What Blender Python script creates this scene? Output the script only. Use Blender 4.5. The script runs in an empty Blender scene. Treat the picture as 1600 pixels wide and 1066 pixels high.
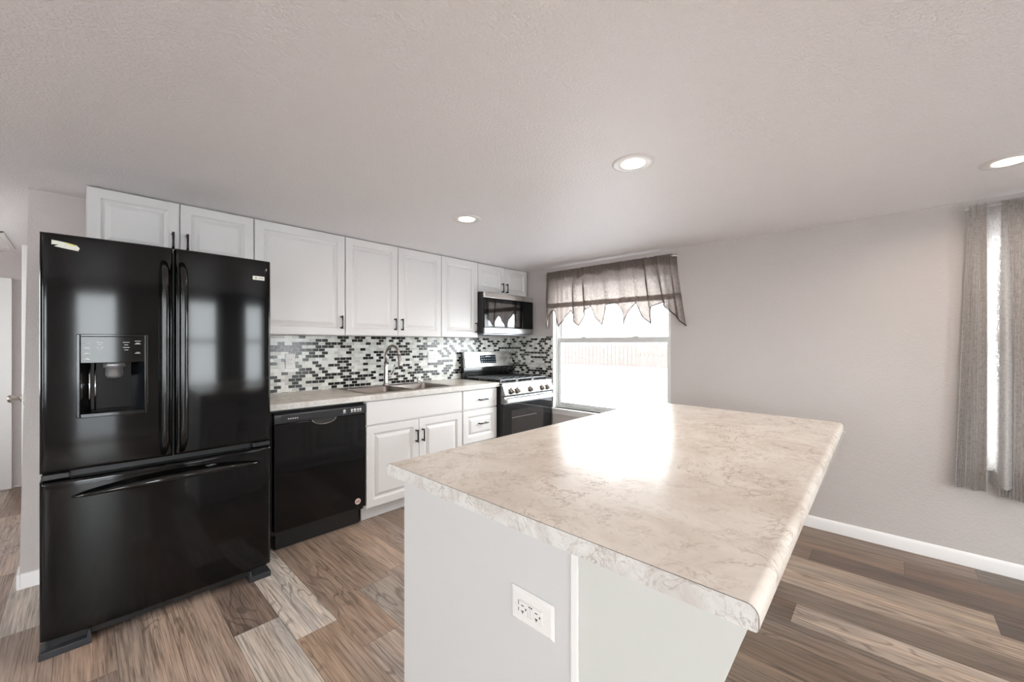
import bpy, bmesh, math, random
from mathutils import Vector, Matrix, noise as mnoise

S = bpy.context.scene
C = S.collection
PI = math.pi
random.seed(7)

# ------------------------------------------------------------------ camera
cam_d = bpy.data.cameras.new('camera')
cam = bpy.data.objects.new('camera', cam_d)
C.objects.link(cam)
F_PX, YAW = 628.0, 0.8182
cam.location = (-3.553, -3.372, 1.3045)
cam.rotation_euler = (PI / 2, 0, -YAW)
cam_d.sensor_fit = 'HORIZONTAL'
cam_d.sensor_width = 36.0
cam_d.lens = F_PX / 1600.0 * 36.0
cam_d.shift_y = (537.8 - 533.0) / 1600.0
cam_d.clip_start = 0.02
S.camera = cam

# ------------------------------------------------------------------ world / exposure
w = bpy.data.worlds.new('world'); S.world = w
w.use_nodes = True
bg = w.node_tree.nodes['Background']
bg.inputs[0].default_value = (0.93, 0.965, 1.0, 1)
bg.inputs[1].default_value = 17.5
S.view_settings.view_transform = 'Standard'
S.view_settings.look = 'None'
S.view_settings.gamma = 1.0
S.view_settings.exposure = 0.10
S.view_settings.use_curve_mapping = False
S.cycles.use_denoising = True
S.cycles.max_bounces = 10
S.cycles.diffuse_bounces = 6
S.cycles.glossy_bounces = 4
S.cycles.transmission_bounces = 6
S.cycles.transparent_max_bounces = 12
S.cycles.caustics_reflective = False
S.cycles.caustics_refractive = False
S.cycles.sample_clamp_indirect = 8.0
LAMP_W = 4.2          # watts of each recessed lamp
H = 2.1415             # ceiling height

def portal(name, loc, rot, sx, sy):
    l = bpy.data.lights.new(name, 'AREA'); l.shape = 'RECTANGLE'; l.size = sx; l.size_y = sy
    l.cycles.is_portal = True
    o = bpy.data.objects.new(name, l); C.objects.link(o); o.location = loc; o.rotation_euler = rot
    return o

# daylight enters through these openings (portals only guide the sky sampling)
portal('window_portal', (0.14, -1.316, 1.29), (0, PI / 2, 0), 1.4, 1.3)
portal('window_portal', (0.14, -4.33, 1.29), (0, PI / 2, 0), 1.4, 1.3)
portal('window_portal', (-2.0, -6.14, 1.29), (-PI / 2, 0, 0), 1.0, 1.4)
portal('window_portal', (-0.6, -6.14, 1.29), (-PI / 2, 0, 0), 0.8, 1.4)
portal('window_portal', (-4.15, -6.14, 1.02), (-PI / 2, 0, 0), 0.8, 2.0)
portal('window_portal', (-6.275, -6.14, 1.25), (-PI / 2, 0, 0), 1.15, 1.5)
portal('window_portal', (-5.34, 1.2, 1.4), (0, -PI / 2, 0), 1.1, 1.2)
portal('window_portal', (-7.14, -2.8, 1.27), (0, -PI / 2, 0), 1.4, 1.4)

# ------------------------------------------------------------------ node helpers
def new_mat(name):
    m = bpy.data.materials.new(name); m.use_nodes = True
    nt = m.node_tree
    return m, nt, nt.nodes['Principled BSDF']

def nd(nt, t, **kw):
    n = nt.nodes.new(t)
    for k, v in kw.items():
        if k.startswith('i_'):
            key = k[2:]
            n.inputs[int(key) if key.isdigit() else key.replace('_', ' ')].default_value = v
        else:
            setattr(n, k, v)
    return n

def mth(nt, op, a, b=None, c=None):
    n = nt.nodes.new('ShaderNodeMath'); n.operation = op
    for i, v in enumerate((a, b, c)):
        if v is None: continue
        if isinstance(v, (int, float)): n.inputs[i].default_value = v
        else: nt.links.new(v, n.inputs[i])
    return n.outputs[0]

def ramp(nt, fac, stops, interp='LINEAR'):
    n = nt.nodes.new('ShaderNodeValToRGB'); n.color_ramp.interpolation = interp
    els = n.color_ramp.elements
    while len(els) > 1: els.remove(els[0])
    els[0].position = stops[0][0]; els[0].color = col(stops[0][1])
    for p, c in stops[1:]:
        e = els.new(p); e.color = col(c)
    nt.links.new(fac, n.inputs[0])
    return n.outputs[0]

def mixc(nt, fac, a, b, blend='MIX'):
    n = nt.nodes.new('ShaderNodeMix'); n.data_type = 'RGBA'; n.blend_type = blend
    for i, v in ((0, fac), (6, a), (7, b)):
        if isinstance(v, (int, float)): n.inputs[i].default_value = v
        elif isinstance(v, tuple): n.inputs[i].default_value = col(v)
        else: nt.links.new(v, n.inputs[i])
    return n.outputs[2]

def col(c):
    return (c[0], c[1], c[2], 1.0) if len(c) == 3 else c

def srgb(r, g, b):
    f = lambda v: (v / 255 / 12.92) if v / 255 <= 0.04045 else ((v / 255 + 0.055) / 1.055) ** 2.4
    return (f(r), f(g), f(b))

def simple(name, c, rough=0.5, metal=0.0, coat=0.0, spec=None, bump=0.0, bscale=200.0, vary=0.0, vscale=3.0, brush=None):
    m, nt, p = new_mat(name)
    p.inputs['Base Color'].default_value = col(c)
    p.inputs['Roughness'].default_value = rough
    p.inputs['Metallic'].default_value = metal
    p.inputs['Coat Weight'].default_value = coat
    if spec is not None: p.inputs['Specular IOR Level'].default_value = spec
    tc = nd(nt, 'ShaderNodeTexCoord')
    if vary:
        n = nd(nt, 'ShaderNodeTexNoise', i_Scale=vscale, i_Detail=3.0)
        nt.links.new(tc.outputs['Object'], n.inputs['Vector'])
        lo = tuple(max(0, v * (1 - vary)) for v in c); hi = tuple(min(1, v * (1 + vary)) for v in c)
        nt.links.new(ramp(nt, n.outputs[0], [(0.3, lo), (0.7, hi)]), p.inputs['Base Color'])
    if bump:
        n = nd(nt, 'ShaderNodeTexNoise', i_Scale=bscale, i_Detail=2.0)
        if brush:
            mp = nd(nt, 'ShaderNodeMapping'); mp.inputs['Scale'].default_value = brush
            nt.links.new(tc.outputs['Object'], mp.inputs[0]); nt.links.new(mp.outputs[0], n.inputs['Vector'])
        else:
            nt.links.new(tc.outputs['Object'], n.inputs['Vector'])
        b = nd(nt, 'ShaderNodeBump', i_Strength=bump, i_Distance=0.002)
        nt.links.new(n.outputs[0], b.inputs['Height']); nt.links.new(b.outputs[0], p.inputs['Normal'])
    return m

# ------------------------------------------------------------------ materials
M = {}
WALLC = srgb(195, 188, 185)
def painted(name, c, rough, bump, scale):
    m, nt, p = new_mat(name)
    tc = nd(nt, 'ShaderNodeTexCoord')
    p.inputs['Base Color'].default_value = col(c); p.inputs['Roughness'].default_value = rough
    n = nd(nt, 'ShaderNodeTexNoise', i_Scale=scale, i_Detail=2.5, i_Roughness=0.55)
    nt.links.new(tc.outputs['Object'], n.inputs['Vector'])
    r = ramp(nt, n.outputs[0], [(0.42, (0, 0, 0)), (0.58, (1, 1, 1))])
    b = nd(nt, 'ShaderNodeBump', i_Strength=bump, i_Distance=0.0035)
    nt.links.new(r, b.inputs['Height']); nt.links.new(b.outputs[0], p.inputs['Normal'])
    return m
M['wall'] = painted('wall_paint', WALLC, 0.55, 0.22, 90)
M['ceil'] = painted('ceiling_paint', srgb(244, 241, 242), 0.42, 0.42, 95)
M['white'] = simple('cabinet_white', srgb(217, 215, 214), 0.32, bump=0.02, bscale=400)
M['trimw'] = simple('trim_white', srgb(226, 224, 222), 0.35, bump=0.02, bscale=300)
M['vinyl'] = simple('vinyl_white', srgb(214, 214, 212), 0.4, bump=0.02, bscale=300)
M['plastic'] = simple('plastic_white', srgb(222, 219, 216), 0.3, bump=0.01, bscale=300)
M['panelw'] = simple('panel_white', srgb(197, 196, 195), 0.45, bump=0.02, bscale=250)
M['panelcream'] = simple('panel_offwhite', srgb(198, 198, 193), 0.42, bump=0.02, bscale=250)
M['black'] = simple('gloss_black', (0.003, 0.003, 0.0034), 0.085, spec=0.34, bump=0.02, bscale=4)
M['blackh'] = simple('handle_black', (0.005, 0.005, 0.005), 0.09, bump=0.01, bscale=30)
M['blackm'] = simple('matte_black', (0.012, 0.012, 0.013), 0.38, bump=0.03, bscale=200)
M['blackp'] = simple('panel_black', (0.03, 0.032, 0.037), 0.22, bump=0.02, bscale=200)
M['slot'] = simple('slot_dark', (0.02, 0.018, 0.016), 0.6, bump=0.02)
M['iron'] = simple('cast_iron', (0.014, 0.014, 0.015), 0.22, spec=0.8, bump=0.03, bscale=300)
M['steel'] = simple('brushed_steel', (0.78, 0.76, 0.74), 0.27, 1.0)
M['steelm'] = simple('steel_mirror', (0.27, 0.265, 0.26), 0.3, 1.0, bump=0.02, bscale=30)
M['sink'] = simple('sink_steel', (0.34, 0.30, 0.275), 0.32, 1.0, bump=0.06, bscale=40)
M['nickel'] = simple('brushed_nickel', (0.52, 0.49, 0.47), 0.24, 1.0, bump=0.03, bscale=80)
M['chrome'] = simple('chrome', (0.8, 0.8, 0.8), 0.08, 1.0, bump=0.01)
M['bronze'] = simple('knob_bronze', (0.25, 0.22, 0.19), 0.28, 1.0, bump=0.02)
M['silver'] = simple('silver_grey', (0.30, 0.31, 0.32), 0.3, 0.6, bump=0.02)
M['paper'] = simple('paper_label', srgb(222, 222, 210), 0.6, vary=0.12, vscale=160)
M['yellow'] = simple('paper_yellow', srgb(214, 208, 110), 0.6, vary=0.05, vscale=60)
M['pinkl'] = simple('label_pink', srgb(226, 196, 186), 0.5, vary=0.05, vscale=60)
M['seam'] = simple('laminate_seam', srgb(116, 98, 86), 0.6, vary=0.1, vscale=40)
M['print'] = simple('print_grey', srgb(95, 92, 92), 0.5, vary=0.1, vscale=60)
M['icon'] = simple('icon_white', srgb(200, 200, 200), 0.5, vary=0.05)
M['rack'] = simple('rack_chrome', (0.6, 0.6, 0.6), 0.2, 1.0, bump=0.01)
M['display'] = simple('display_glass', (0.012, 0.02, 0.028), 0.1, bump=0.01, bscale=5)
M['snow'] = simple('snow_ground', srgb(158, 158, 161), 0.9, vary=0.04, vscale=0.7)
M['siding'] = simple('siding_pale', srgb(225, 226, 228), 0.8, vary=0.05, vscale=2)
M['fence'] = simple('fence_wood', srgb(86, 73, 69), 0.8, vary=0.1, vscale=5)

def emis(name, c, s):
    m, nt, p = new_mat(name)
    p.inputs['Base Color'].default_value = col(c)
    p.inputs['Emission Color'].default_value = col(c)
    p.inputs['Emission Strength'].default_value = s
    return m
M['bulb'] = emis('lamp_lens', (1.0, 0.88, 0.74), 3.0)

def glass_thin(name, tint=(1, 1, 1), refl=0.10):
    m = bpy.data.materials.new(name); m.use_nodes = True; nt = m.node_tree
    nt.nodes.remove(nt.nodes['Principled BSDF'])
    out = nt.nodes['Material Output']
    t = nd(nt, 'ShaderNodeBsdfTransparent'); t.inputs[0].default_value = col(tint)
    g = nd(nt, 'ShaderNodeBsdfGlossy'); g.inputs['Roughness'].default_value = 0.02
    lw = nd(nt, 'ShaderNodeLayerWeight'); lw.inputs[0].default_value = 0.5
    fac = mth(nt, 'ADD', mth(nt, 'MULTIPLY', mth(nt, 'POWER', lw.outputs['Facing'], 5.0), 0.5), 0.025)
    mx = nd(nt, 'ShaderNodeMixShader')
    nt.links.new(fac, mx.inputs[0]); nt.links.new(t.outputs[0], mx.inputs[1]); nt.links.new(g.outputs[0], mx.inputs[2])
    nt.links.new(mx.outputs[0], out.inputs[0])
    return m
M['glass'] = glass_thin('window_glass', (0.97, 0.985, 0.98))
M['mwglass'] = simple('microwave_glass', (0.008, 0.008, 0.009), 0.05, spec=1.0, coat=1.0, bump=0.004, bscale=4)
M['ovenglass'] = simple('oven_glass', (0.008, 0.008, 0.009), 0.05, bump=0.004, bscale=4)

def cloth(name, c, dens, trans=0.1):
    m = bpy.data.materials.new(name); m.use_nodes = True; nt = m.node_tree
    nt.nodes.remove(nt.nodes['Principled BSDF'])
    out = nt.nodes['Material Output']
    tc = nd(nt, 'ShaderNodeTexCoord')
    mp = nd(nt, 'ShaderNodeMapping'); mp.inputs['Scale'].default_value = (1, 260, 40)
    mp2 = nd(nt, 'ShaderNodeMapping'); mp2.inputs['Scale'].default_value = (1, 40, 260)
    a = nd(nt, 'ShaderNodeTexNoise', i_Scale=1.0, i_Detail=1.0); b = nd(nt, 'ShaderNodeTexNoise', i_Scale=1.0, i_Detail=1.0)
    for q, n in ((mp, a), (mp2, b)):
        nt.links.new(tc.outputs['Object'], q.inputs[0]); nt.links.new(q.outputs[0], n.inputs['Vector'])
    weave = mth(nt, 'MULTIPLY', mth(nt, 'ADD', a.outputs[0], b.outputs[0]), 0.5)
    cc = ramp(nt, weave, [(0.36, tuple(v * 0.78 for v in c)), (0.64, tuple(min(1, v * 1.2) for v in c))])
    d = nd(nt, 'ShaderNodeBsdfDiffuse'); t = nd(nt, 'ShaderNodeBsdfTranslucent'); tr = nd(nt, 'ShaderNodeBsdfTransparent')
    nt.links.new(cc, d.inputs[0]); nt.links.new(cc, t.inputs[0])
    m1 = nd(nt, 'ShaderNodeMixShader', i_0=trans)
    nt.links.new(d.outputs[0], m1.inputs[1]); nt.links.new(t.outputs[0], m1.inputs[2])
    m2 = nd(nt, 'ShaderNodeMixShader')
    fac = mth(nt, 'MULTIPLY', ramp(nt, weave, [(0.52, (0, 0, 0)), (0.66, (1, 1, 1))]), 1.0 - dens)
    nt.links.new(fac, m2.inputs[0]); nt.links.new(m1.outputs[0], m2.inputs[1]); nt.links.new(tr.outputs[0], m2.inputs[2])
    nt.links.new(m2.outputs[0], out.inputs[0])
    return m
M['valance'] = cloth('valance_cloth', srgb(138, 127, 121), 0.955, 0.42)
M['curtain'] = cloth('curtain_cloth', srgb(182, 176, 172), 0.95, 0.17)
M['sheer'] = cloth('sheer_cloth', srgb(196, 192, 190), 0.85, 0.35)
M['piping'] = simple('piping_dark', srgb(60, 53, 52), 0.9, vary=0.1, vscale=50)
M['drape'] = cloth('drape_cloth', srgb(120, 118, 120), 0.97)

def laminate(name, base, blotch, vein, vs=1.0, rough=0.16):
    m, nt, p = new_mat(name)
    tc = nd(nt, 'ShaderNodeTexCoord')
    mp = nd(nt, 'ShaderNodeMapping'); mp.inputs['Scale'].default_value = (vs, vs, vs)
    mp.inputs['Rotation'].default_value = (0, 0, 0.5)
    nt.links.new(tc.outputs['Object'], mp.inputs[0])
    V = mp.outputs[0]
    def N(scale, det, dist=0.0, rgh=0.55, off=0):
        n = nd(nt, 'ShaderNodeTexNoise', i_Scale=scale, i_Detail=det, i_Distortion=dist, i_Roughness=rgh)
        if off:
            mm = nd(nt, 'ShaderNodeMapping'); mm.inputs['Location'].default_value = (off, off * 2, off)
            nt.links.new(V, mm.inputs[0]); nt.links.new(mm.outputs[0], n.inputs['Vector'])
        else: nt.links.new(V, n.inputs['Vector'])
        return n.outputs[0]
    c = ramp(nt, N(3.2, 6, 1.2, 0.6), [(0.32, blotch), (0.56, base), (0.75, tuple(min(1, v * 1.04) for v in base))])
    for (sc, dist, wd, off, amt) in ((3.0, 2.2, 0.014, 0, 0.7), (6.5, 1.8, 0.020, 7, 0.55), (12.0, 1.5, 0.03, 3, 0.36), (20.0, 1.0, 0.03, 5, 0.2)):
        n = N(sc, 7, dist, 0.62, off)
        ridge = mth(nt, 'ABSOLUTE', mth(nt, 'SUBTRACT', n, 0.5))
        line = ramp(nt, ridge, [(0.0, (1, 1, 1)), (wd, (0, 0, 0))])
        mask = ramp(nt, N(sc * 0.9, 3, 0.5, 0.5, off + 11), [(0.46, (0, 0, 0)), (0.60, (1, 1, 1))])
        f = mth(nt, 'MULTIPLY', mth(nt, 'MULTIPLY', line, mask), amt)
        c = mixc(nt, f, c, vein)
    nt.links.new(c, p.inputs['Base Color'])
    p.inputs['Roughness'].default_value = rough; p.inputs['Specular IOR Level'].default_value = 0.22
    nb = N(160, 1)
    b = nd(nt, 'ShaderNodeBump', i_Strength=0.05, i_Distance=0.001)
    nt.links.new(nb, b.inputs['Height']); nt.links.new(b.outputs[0], p.inputs['Normal'])
    return m
M['lamtop'] = laminate('laminate_top', srgb(229, 221, 211), srgb(213, 201, 189), srgb(150, 124, 106), 1.0, 0.23)
M['lamedge'] = laminate('laminate_edge', srgb(212, 210, 206), srgb(192, 186, 180), srgb(140, 124, 114), 2.0, 0.3)

def mosaic(name, ax):
    m, nt, p = new_mat(name)
    g = nd(nt, 'ShaderNodeNewGeometry')
    sep = nd(nt, 'ShaderNodeSeparateXYZ'); nt.links.new(g.outputs['Position'], sep.inputs[0])
    u = mth(nt, 'ADD', sep.outputs[ax], 20.0); v = mth(nt, 'ADD', sep.outputs[2], 20.0 * 0.0256 * 8 - 0.9374)
    v = mth(nt, 'DIVIDE', v, 0.0256)
    row = mth(nt, 'FLOOR', v)
    half = mth(nt, 'MULTIPLY', mth(nt, 'MODULO', row, 2.0), 0.5)
    uu = mth(nt, 'ADD', mth(nt, 'DIVIDE', u, 0.0500), half)
    cidx = mth(nt, 'FLOOR', uu)
    fu = mth(nt, 'SUBTRACT', uu, cidx); fv = mth(nt, 'SUBTRACT', v, row)
    cv = nd(nt, 'ShaderNodeCombineXYZ'); nt.links.new(cidx, cv.inputs[0]); nt.links.new(row, cv.inputs[1])
    wn = nd(nt, 'ShaderNodeTexWhiteNoise'); wn.noise_dimensions = '2D'; nt.links.new(cv.outputs[0], wn.inputs[0])
    # tiles: whites, greys, blacks, a little brown
    c = ramp(nt, wn.outputs['Value'], [(0.0, srgb(6, 6, 7)), (0.28, srgb(18, 17, 17)), (0.35, srgb(48, 46, 45)), (0.41, srgb(78, 68, 64)),
             (0.43, srgb(206, 206, 200)), (0.56, srgb(222, 222, 217)), (0.74, srgb(196, 195, 188)), (0.87, srgb(230, 229, 225))], 'CONSTANT')
    n = nd(nt, 'ShaderNodeTexNoise', i_Scale=60.0, i_Detail=3.0); nt.links.new(g.outputs['Position'], n.inputs['Vector'])
    c = mixc(nt, 0.25, c, ramp(nt, n.outputs[0], [(0.3, (0.55, 0.55, 0.55)), (0.7, (1, 1, 1))]), 'MULTIPLY')
    eu = mth(nt, 'MINIMUM', fu, mth(nt, 'SUBTRACT', 1.0, fu)); ev = mth(nt, 'MINIMUM', fv, mth(nt, 'SUBTRACT', 1.0, fv))
    iu = mth(nt, 'GREATER_THAN', eu, 0.028); iv = mth(nt, 'GREATER_THAN', ev, 0.055)
    tile = mth(nt, 'MULTIPLY', iu, iv)
    c = mixc(nt, tile, srgb(214, 214, 208), c)
    nt.links.new(c, p.inputs['Base Color'])
    nt.links.new(mth(nt, 'SUBTRACT', 0.75, mth(nt, 'MULTIPLY', tile, 0.58)), p.inputs['Roughness'])
    b = nd(nt, 'ShaderNodeBump', i_Strength=0.5, i_Distance=0.0015)
    tilt = mth(nt, 'MULTIPLY', wn.outputs['Value'], 0.6)
    nt.links.new(mth(nt, 'MULTIPLY', tile, mth(nt, 'ADD', 0.6, mth(nt, 'MULTIPLY', tilt, fu))), b.inputs['Height'])
    nt.links.new(b.outputs[0], p.inputs['Normal'])
    return m
M['mosA'] = mosaic('mosaic_back', 0)
M['mosB'] = mosaic('mosaic_side', 1)

def planks():
    m, nt, p = new_mat('wood_planks')
    g = nd(nt, 'ShaderNodeNewGeometry')
    at = nd(nt, 'ShaderNodeAttribute'); at.attribute_name = 'tint'
    sh = nd(nt, 'ShaderNodeAttribute'); sh.attribute_name = 'shift'
    add = nd(nt, 'ShaderNodeVectorMath'); add.operation = 'MULTIPLY_ADD'
    nt.links.new(sh.outputs['Vector'], add.inputs[0]); add.inputs[1].default_value = (37, 53, 11)
    nt.links.new(g.outputs['Position'], add.inputs[2])
    V = add.outputs[0]
    def N(scale, vec, det=4, dist=0.0, rgh=0.55):
        mp = nd(nt, 'ShaderNodeMapping'); mp.inputs['Scale'].default_value = vec
        nt.links.new(V, mp.inputs[0])
        n = nd(nt, 'ShaderNodeTexNoise', i_Scale=scale, i_Detail=det, i_Distortion=dist, i_Roughness=rgh)
        nt.links.new(mp.outputs[0], n.inputs['Vector']); return n.outputs[0]
    fine = N(1.0, (210, 4.0, 1), 4, 0.3, 0.6)
    mid = N(1.0, (48, 2.4, 1), 5, 0.4, 0.65)
    blot = N(1.0, (7, 1.1, 1), 3, 0.6)
    rings_src = N(1.0, (6.5, 1.15, 1), 2, 0.5)
    rings = mth(nt, 'SINE', mth(nt, 'MULTIPLY', rings_src, 95.0))
    ringl = ramp(nt, rings, [(0.55, (0, 0, 0)), (0.98, (1, 1, 1))])
    ringmask = ramp(nt, N(1.0, (5, 0.8, 1), 2), [(0.50, (0, 0, 0)), (0.62, (1, 1, 1))])
    c = at.outputs['Color']
    c = mixc(nt, 1.0, c, ramp(nt, mid, [(0.28, (0.58, 0.55, 0.53)), (0.5, (1.0, 1.0, 1.0)), (0.72, (1.27, 1.27, 1.27))]), 'MULTIPLY')
    c = mixc(nt, 1.0, c, ramp(nt, fine, [(0.34, (0.50, 0.47, 0.45)), (0.50, (1.0, 1.0, 1.0)), (0.66, (1.18, 1.17, 1.16))]), 'MULTIPLY')
    c = mixc(nt, 0.9, c, ramp(nt, blot, [(0.30, (0.72, 0.75, 0.80)), (0.5, (1, 1, 1)), (0.7, (1.10, 1.04, 0.98))]), 'MULTIPLY')
    c = mixc(nt, mth(nt, 'MULTIPLY', mth(nt, 'MULTIPLY', ringl, ringmask), 0.5), c, srgb(74, 60, 52))
    # a few dark knots
    vo = nd(nt, 'ShaderNodeTexVoronoi', i_Scale=1.0); mp = nd(nt, 'ShaderNodeMapping'); mp.inputs['Scale'].default_value = (5.5, 1.5, 1)
    dsv = nd(nt, 'ShaderNodeTexNoise', i_Scale=9.0, i_Detail=2.0); nt.links.new(V, dsv.inputs['Vector'])
    vm = nd(nt, 'ShaderNodeVectorMath'); vm.operation = 'MULTIPLY_ADD'; nt.links.new(dsv.outputs['Color'], vm.inputs[0]); vm.inputs[1].default_value = (0.05, 0.1, 0)
    nt.links.new(V, vm.inputs[2]); nt.links.new(vm.outputs[0], mp.inputs[0]); nt.links.new(mp.outputs[0], vo.inputs['Vector'])
    kn = ramp(nt, vo.outputs['Distance'], [(0.03, (1, 1, 1)), (0.12, (0, 0, 0))])
    c = mixc(nt, mth(nt, 'MULTIPLY', kn, 0.62), c, srgb(60, 48, 42))
    nt.links.new(c, p.inputs['Base Color'])
    p.inputs['Roughness'].default_value = 0.36
    b = nd(nt, 'ShaderNodeBump', i_Strength=0.12, i_Distance=0.001)
    nt.links.new(fine, b.inputs['Height']); nt.links.new(b.outputs[0], p.inputs['Normal'])
    return m
M['planks'] = planks()

# ------------------------------------------------------------------ mesh helpers
class MB:
    def __init__(s): s.v = []; s.f = []; s.m = []; s.mi = 0
    def add(s, vs, fs):
        b = len(s.v); s.v += [tuple(map(float, v)) for v in vs]
        for f in fs: s.f.append([b + i for i in f]); s.m.append(s.mi)
        return s
    def box(s, x0, x1, y0, y1, z0, z1):
        x0, x1 = sorted((x0, x1)); y0, y1 = sorted((y0, y1)); z0, z1 = sorted((z0, z1))
        return s.add([(x0,y0,z0),(x1,y0,z0),(x1,y1,z0),(x0,y1,z0),(x0,y0,z1),(x1,y0,z1),(x1,y1,z1),(x0,y1,z1)],
              [(0,3,2,1),(4,5,6,7),(0,1,5,4),(1,2,6,5),(2,3,7,6),(3,0,4,7)])
    def quad(s, a, b, c, d): return s.add([a, b, c, d], [(0, 1, 2, 3)])
    def prism(s, poly, axis, a, b):
        # poly: 2D points; axis 'x','y','z' = extrusion direction from a to b
        def P(p, t):
            return {'x': (t, p[0], p[1]), 'y': (p[0], t, p[1]), 'z': (p[0], p[1], t)}[axis]
        n = len(poly)
        return s.add([P(p, a) for p in poly] + [P(p, b) for p in poly],
              [tuple(range(n))[::-1], tuple(range(n, 2 * n))] + [(i, (i + 1) % n, n + (i + 1) % n, n + i) for i in range(n)])
    def tube(s, pts, r, n=10, cap=True):
        pts = [Vector(p) for p in pts]; rs = r if isinstance(r, (list, tuple)) else [r] * len(pts)
        rings = []; prev = None
        for i, p in enumerate(pts):
            t = (pts[min(i + 1, len(pts) - 1)] - pts[max(i - 1, 0)]).normalized()
            if prev is None:
                u = t.orthogonal().normalized()
            else:
                u = (prev - t * prev.dot(t)).normalized()
            prev = u; w2 = t.cross(u)
            rr = rs[i]
            ra, rb = rr if isinstance(rr, tuple) else (rr, rr)
            rings.append([p + u * ra * math.cos(2 * PI * k / n) + w2 * rb * math.sin(2 * PI * k / n) for k in range(n)])
        b = []
        for g in rings: b += g
        fs = []
        for i in range(len(rings) - 1):
            for k in range(n):
                fs.append((i * n + k, i * n + (k + 1) % n, (i + 1) * n + (k + 1) % n, (i + 1) * n + k))
        if cap:
            fs.append(tuple(range(n))[::-1]); fs.append(tuple(range((len(rings) - 1) * n, len(rings) * n)))
        return s.add(b, fs)
    def lathe(s, c, prof, axis='z', n=24, cap=True):
        # prof: (radius, height along axis)
        c = Vector(c); b = []
        for (r, h) in prof:
            for k in range(n):
                a = 2 * PI * k / n; p = (r * math.cos(a), r * math.sin(a), h)
                if axis == 'z': q = Vector(p)
                elif axis == 'x': q = Vector((p[2], p[0], p[1]))
                else: q = Vector((p[1], p[2], p[0]))
                b.append(c + q)
        fs = []
        for i in range(len(prof) - 1):
            for k in range(n):
                fs.append((i * n + k, i * n + (k + 1) % n, (i + 1) * n + (k + 1) % n, (i + 1) * n + k))
        if cap:
            fs.append(tuple(range(n))[::-1]); fs.append(tuple(range((len(prof) - 1) * n, len(prof) * n)))
        return s.add(b, fs)
    def grid(s, fn, nu, nv, skip=None):
        vs = [fn(i / nu, j / nv) for j in range(nv + 1) for i in range(nu + 1)]
        fs = []
        for j in range(nv):
            for i in range(nu):
                if skip and skip((i + .5) / nu, (j + .5) / nv): continue
                a = j * (nu + 1) + i; fs.append((a, a + 1, a + nu + 2, a + nu + 1))
        return s.add(vs, fs)
    def build(s, name, mat, parent=None, bevel=0.0, seg=2, smooth=False, solid=0.0, fixn=True, limit=35):
        me = bpy.data.meshes.new(name)
        if parent is not None: off = WORLD[parent.name]
        else:
            xs = [v[0] for v in s.v]; ys = [v[1] for v in s.v]; zs = [v[2] for v in s.v]
            off = Vector(((min(xs) + max(xs)) / 2, (min(ys) + max(ys)) / 2, min(zs)))
        me.from_pydata([tuple(Vector(v) - off) for v in s.v], [], s.f)
        mats = mat if isinstance(mat, (list, tuple)) else [mat]
        for m in mats: me.materials.append(m)
        if len(mats) > 1:
            for pl, mi in zip(me.polygons, s.m): pl.material_index = mi
        if fixn:
            bm = bmesh.new(); bm.from_mesh(me); bmesh.ops.recalc_face_normals(bm, faces=bm.faces); bm.to_mesh(me); bm.free()
        o = bpy.data.objects.new(name, me); C.objects.link(o)
        if parent is not None:
            o.parent = parent; WORLD[o.name] = off.copy()
        else:
            o.location = off; WORLD[o.name] = off.copy()
        if solid:
            md = o.modifiers.new('solid', 'SOLIDIFY'); md.thickness = solid; md.offset = 0
        if bevel:
            md = o.modifiers.new('bevel', 'BEVEL'); md.width = bevel; md.segments = seg; md.limit_method = 'ANGLE'; md.angle_limit = math.radians(limit)
            md.harden_normals = True; smooth = True
        if smooth:
            for pl in me.polygons: pl.use_smooth = True
        return o
WORLD = {}

def thing(name, label, cat, loc, group=None):
    o = bpy.data.objects.new(name, None); C.objects.link(o); o.location = loc; o.empty_display_size = 0.1
    WORLD[o.name] = Vector(loc); o['label'] = label; o['category'] = cat
    if group: o['group'] = group
    return o
def tag(o, label, cat, group=None):
    o['label'] = label; o['category'] = cat
    if group: o['group'] = group
    return o
def struct(o): o['kind'] = 'structure'; return o
def sempty(name, loc):
    o = bpy.data.objects.new(name, None); C.objects.link(o); o.location = loc; WORLD[o.name] = Vector(loc); o['kind'] = 'structure'
    return o

def holes_wall(axis, pos, thick, a0, a1, z0, z1, holes):
    """wall slab normal to axis at pos..pos+thick, running a0..a1, with rectangular holes (a,b,zc,zd)"""
    A = sorted({a0, a1, *[h[0] for h in holes], *[h[1] for h in holes]})
    Z = sorted({z0, z1, *[h[2] for h in holes], *[h[3] for h in holes]})
    def inh(i, j):
        if i < 0 or j < 0 or i >= len(A) - 1 or j >= len(Z) - 1: return True
        ca, cz = (A[i] + A[i + 1]) / 2, (Z[j] + Z[j + 1]) / 2
        return any(h[0] < ca < h[1] and h[2] < cz < h[3] for h in holes)
    def P(d, a, z): return (d, a, z) if axis == 'x' else (a, d, z)
    m = MB(); p, q = pos, pos + thick
    for i in range(len(A) - 1):
        for j in range(len(Z) - 1):
            if inh(i, j): continue
            a, b, c, d = A[i], A[i + 1], Z[j], Z[j + 1]
            m.quad(P(p, a, c), P(p, b, c), P(p, b, d), P(p, a, d)); m.quad(P(q, a, c), P(q, b, c), P(q, b, d), P(q, a, d))
            if inh(i - 1, j): m.quad(P(p, a, c), P(q, a, c), P(q, a, d), P(p, a, d))
            if inh(i + 1, j): m.quad(P(p, b, c), P(q, b, c), P(q, b, d), P(p, b, d))
            if inh(i, j - 1): m.quad(P(p, a, c), P(q, a, c), P(q, b, c), P(p, b, c))
            if inh(i, j + 1): m.quad(P(p, a, d), P(q, a, d), P(q, b, d), P(p, b, d))
    return m
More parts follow.
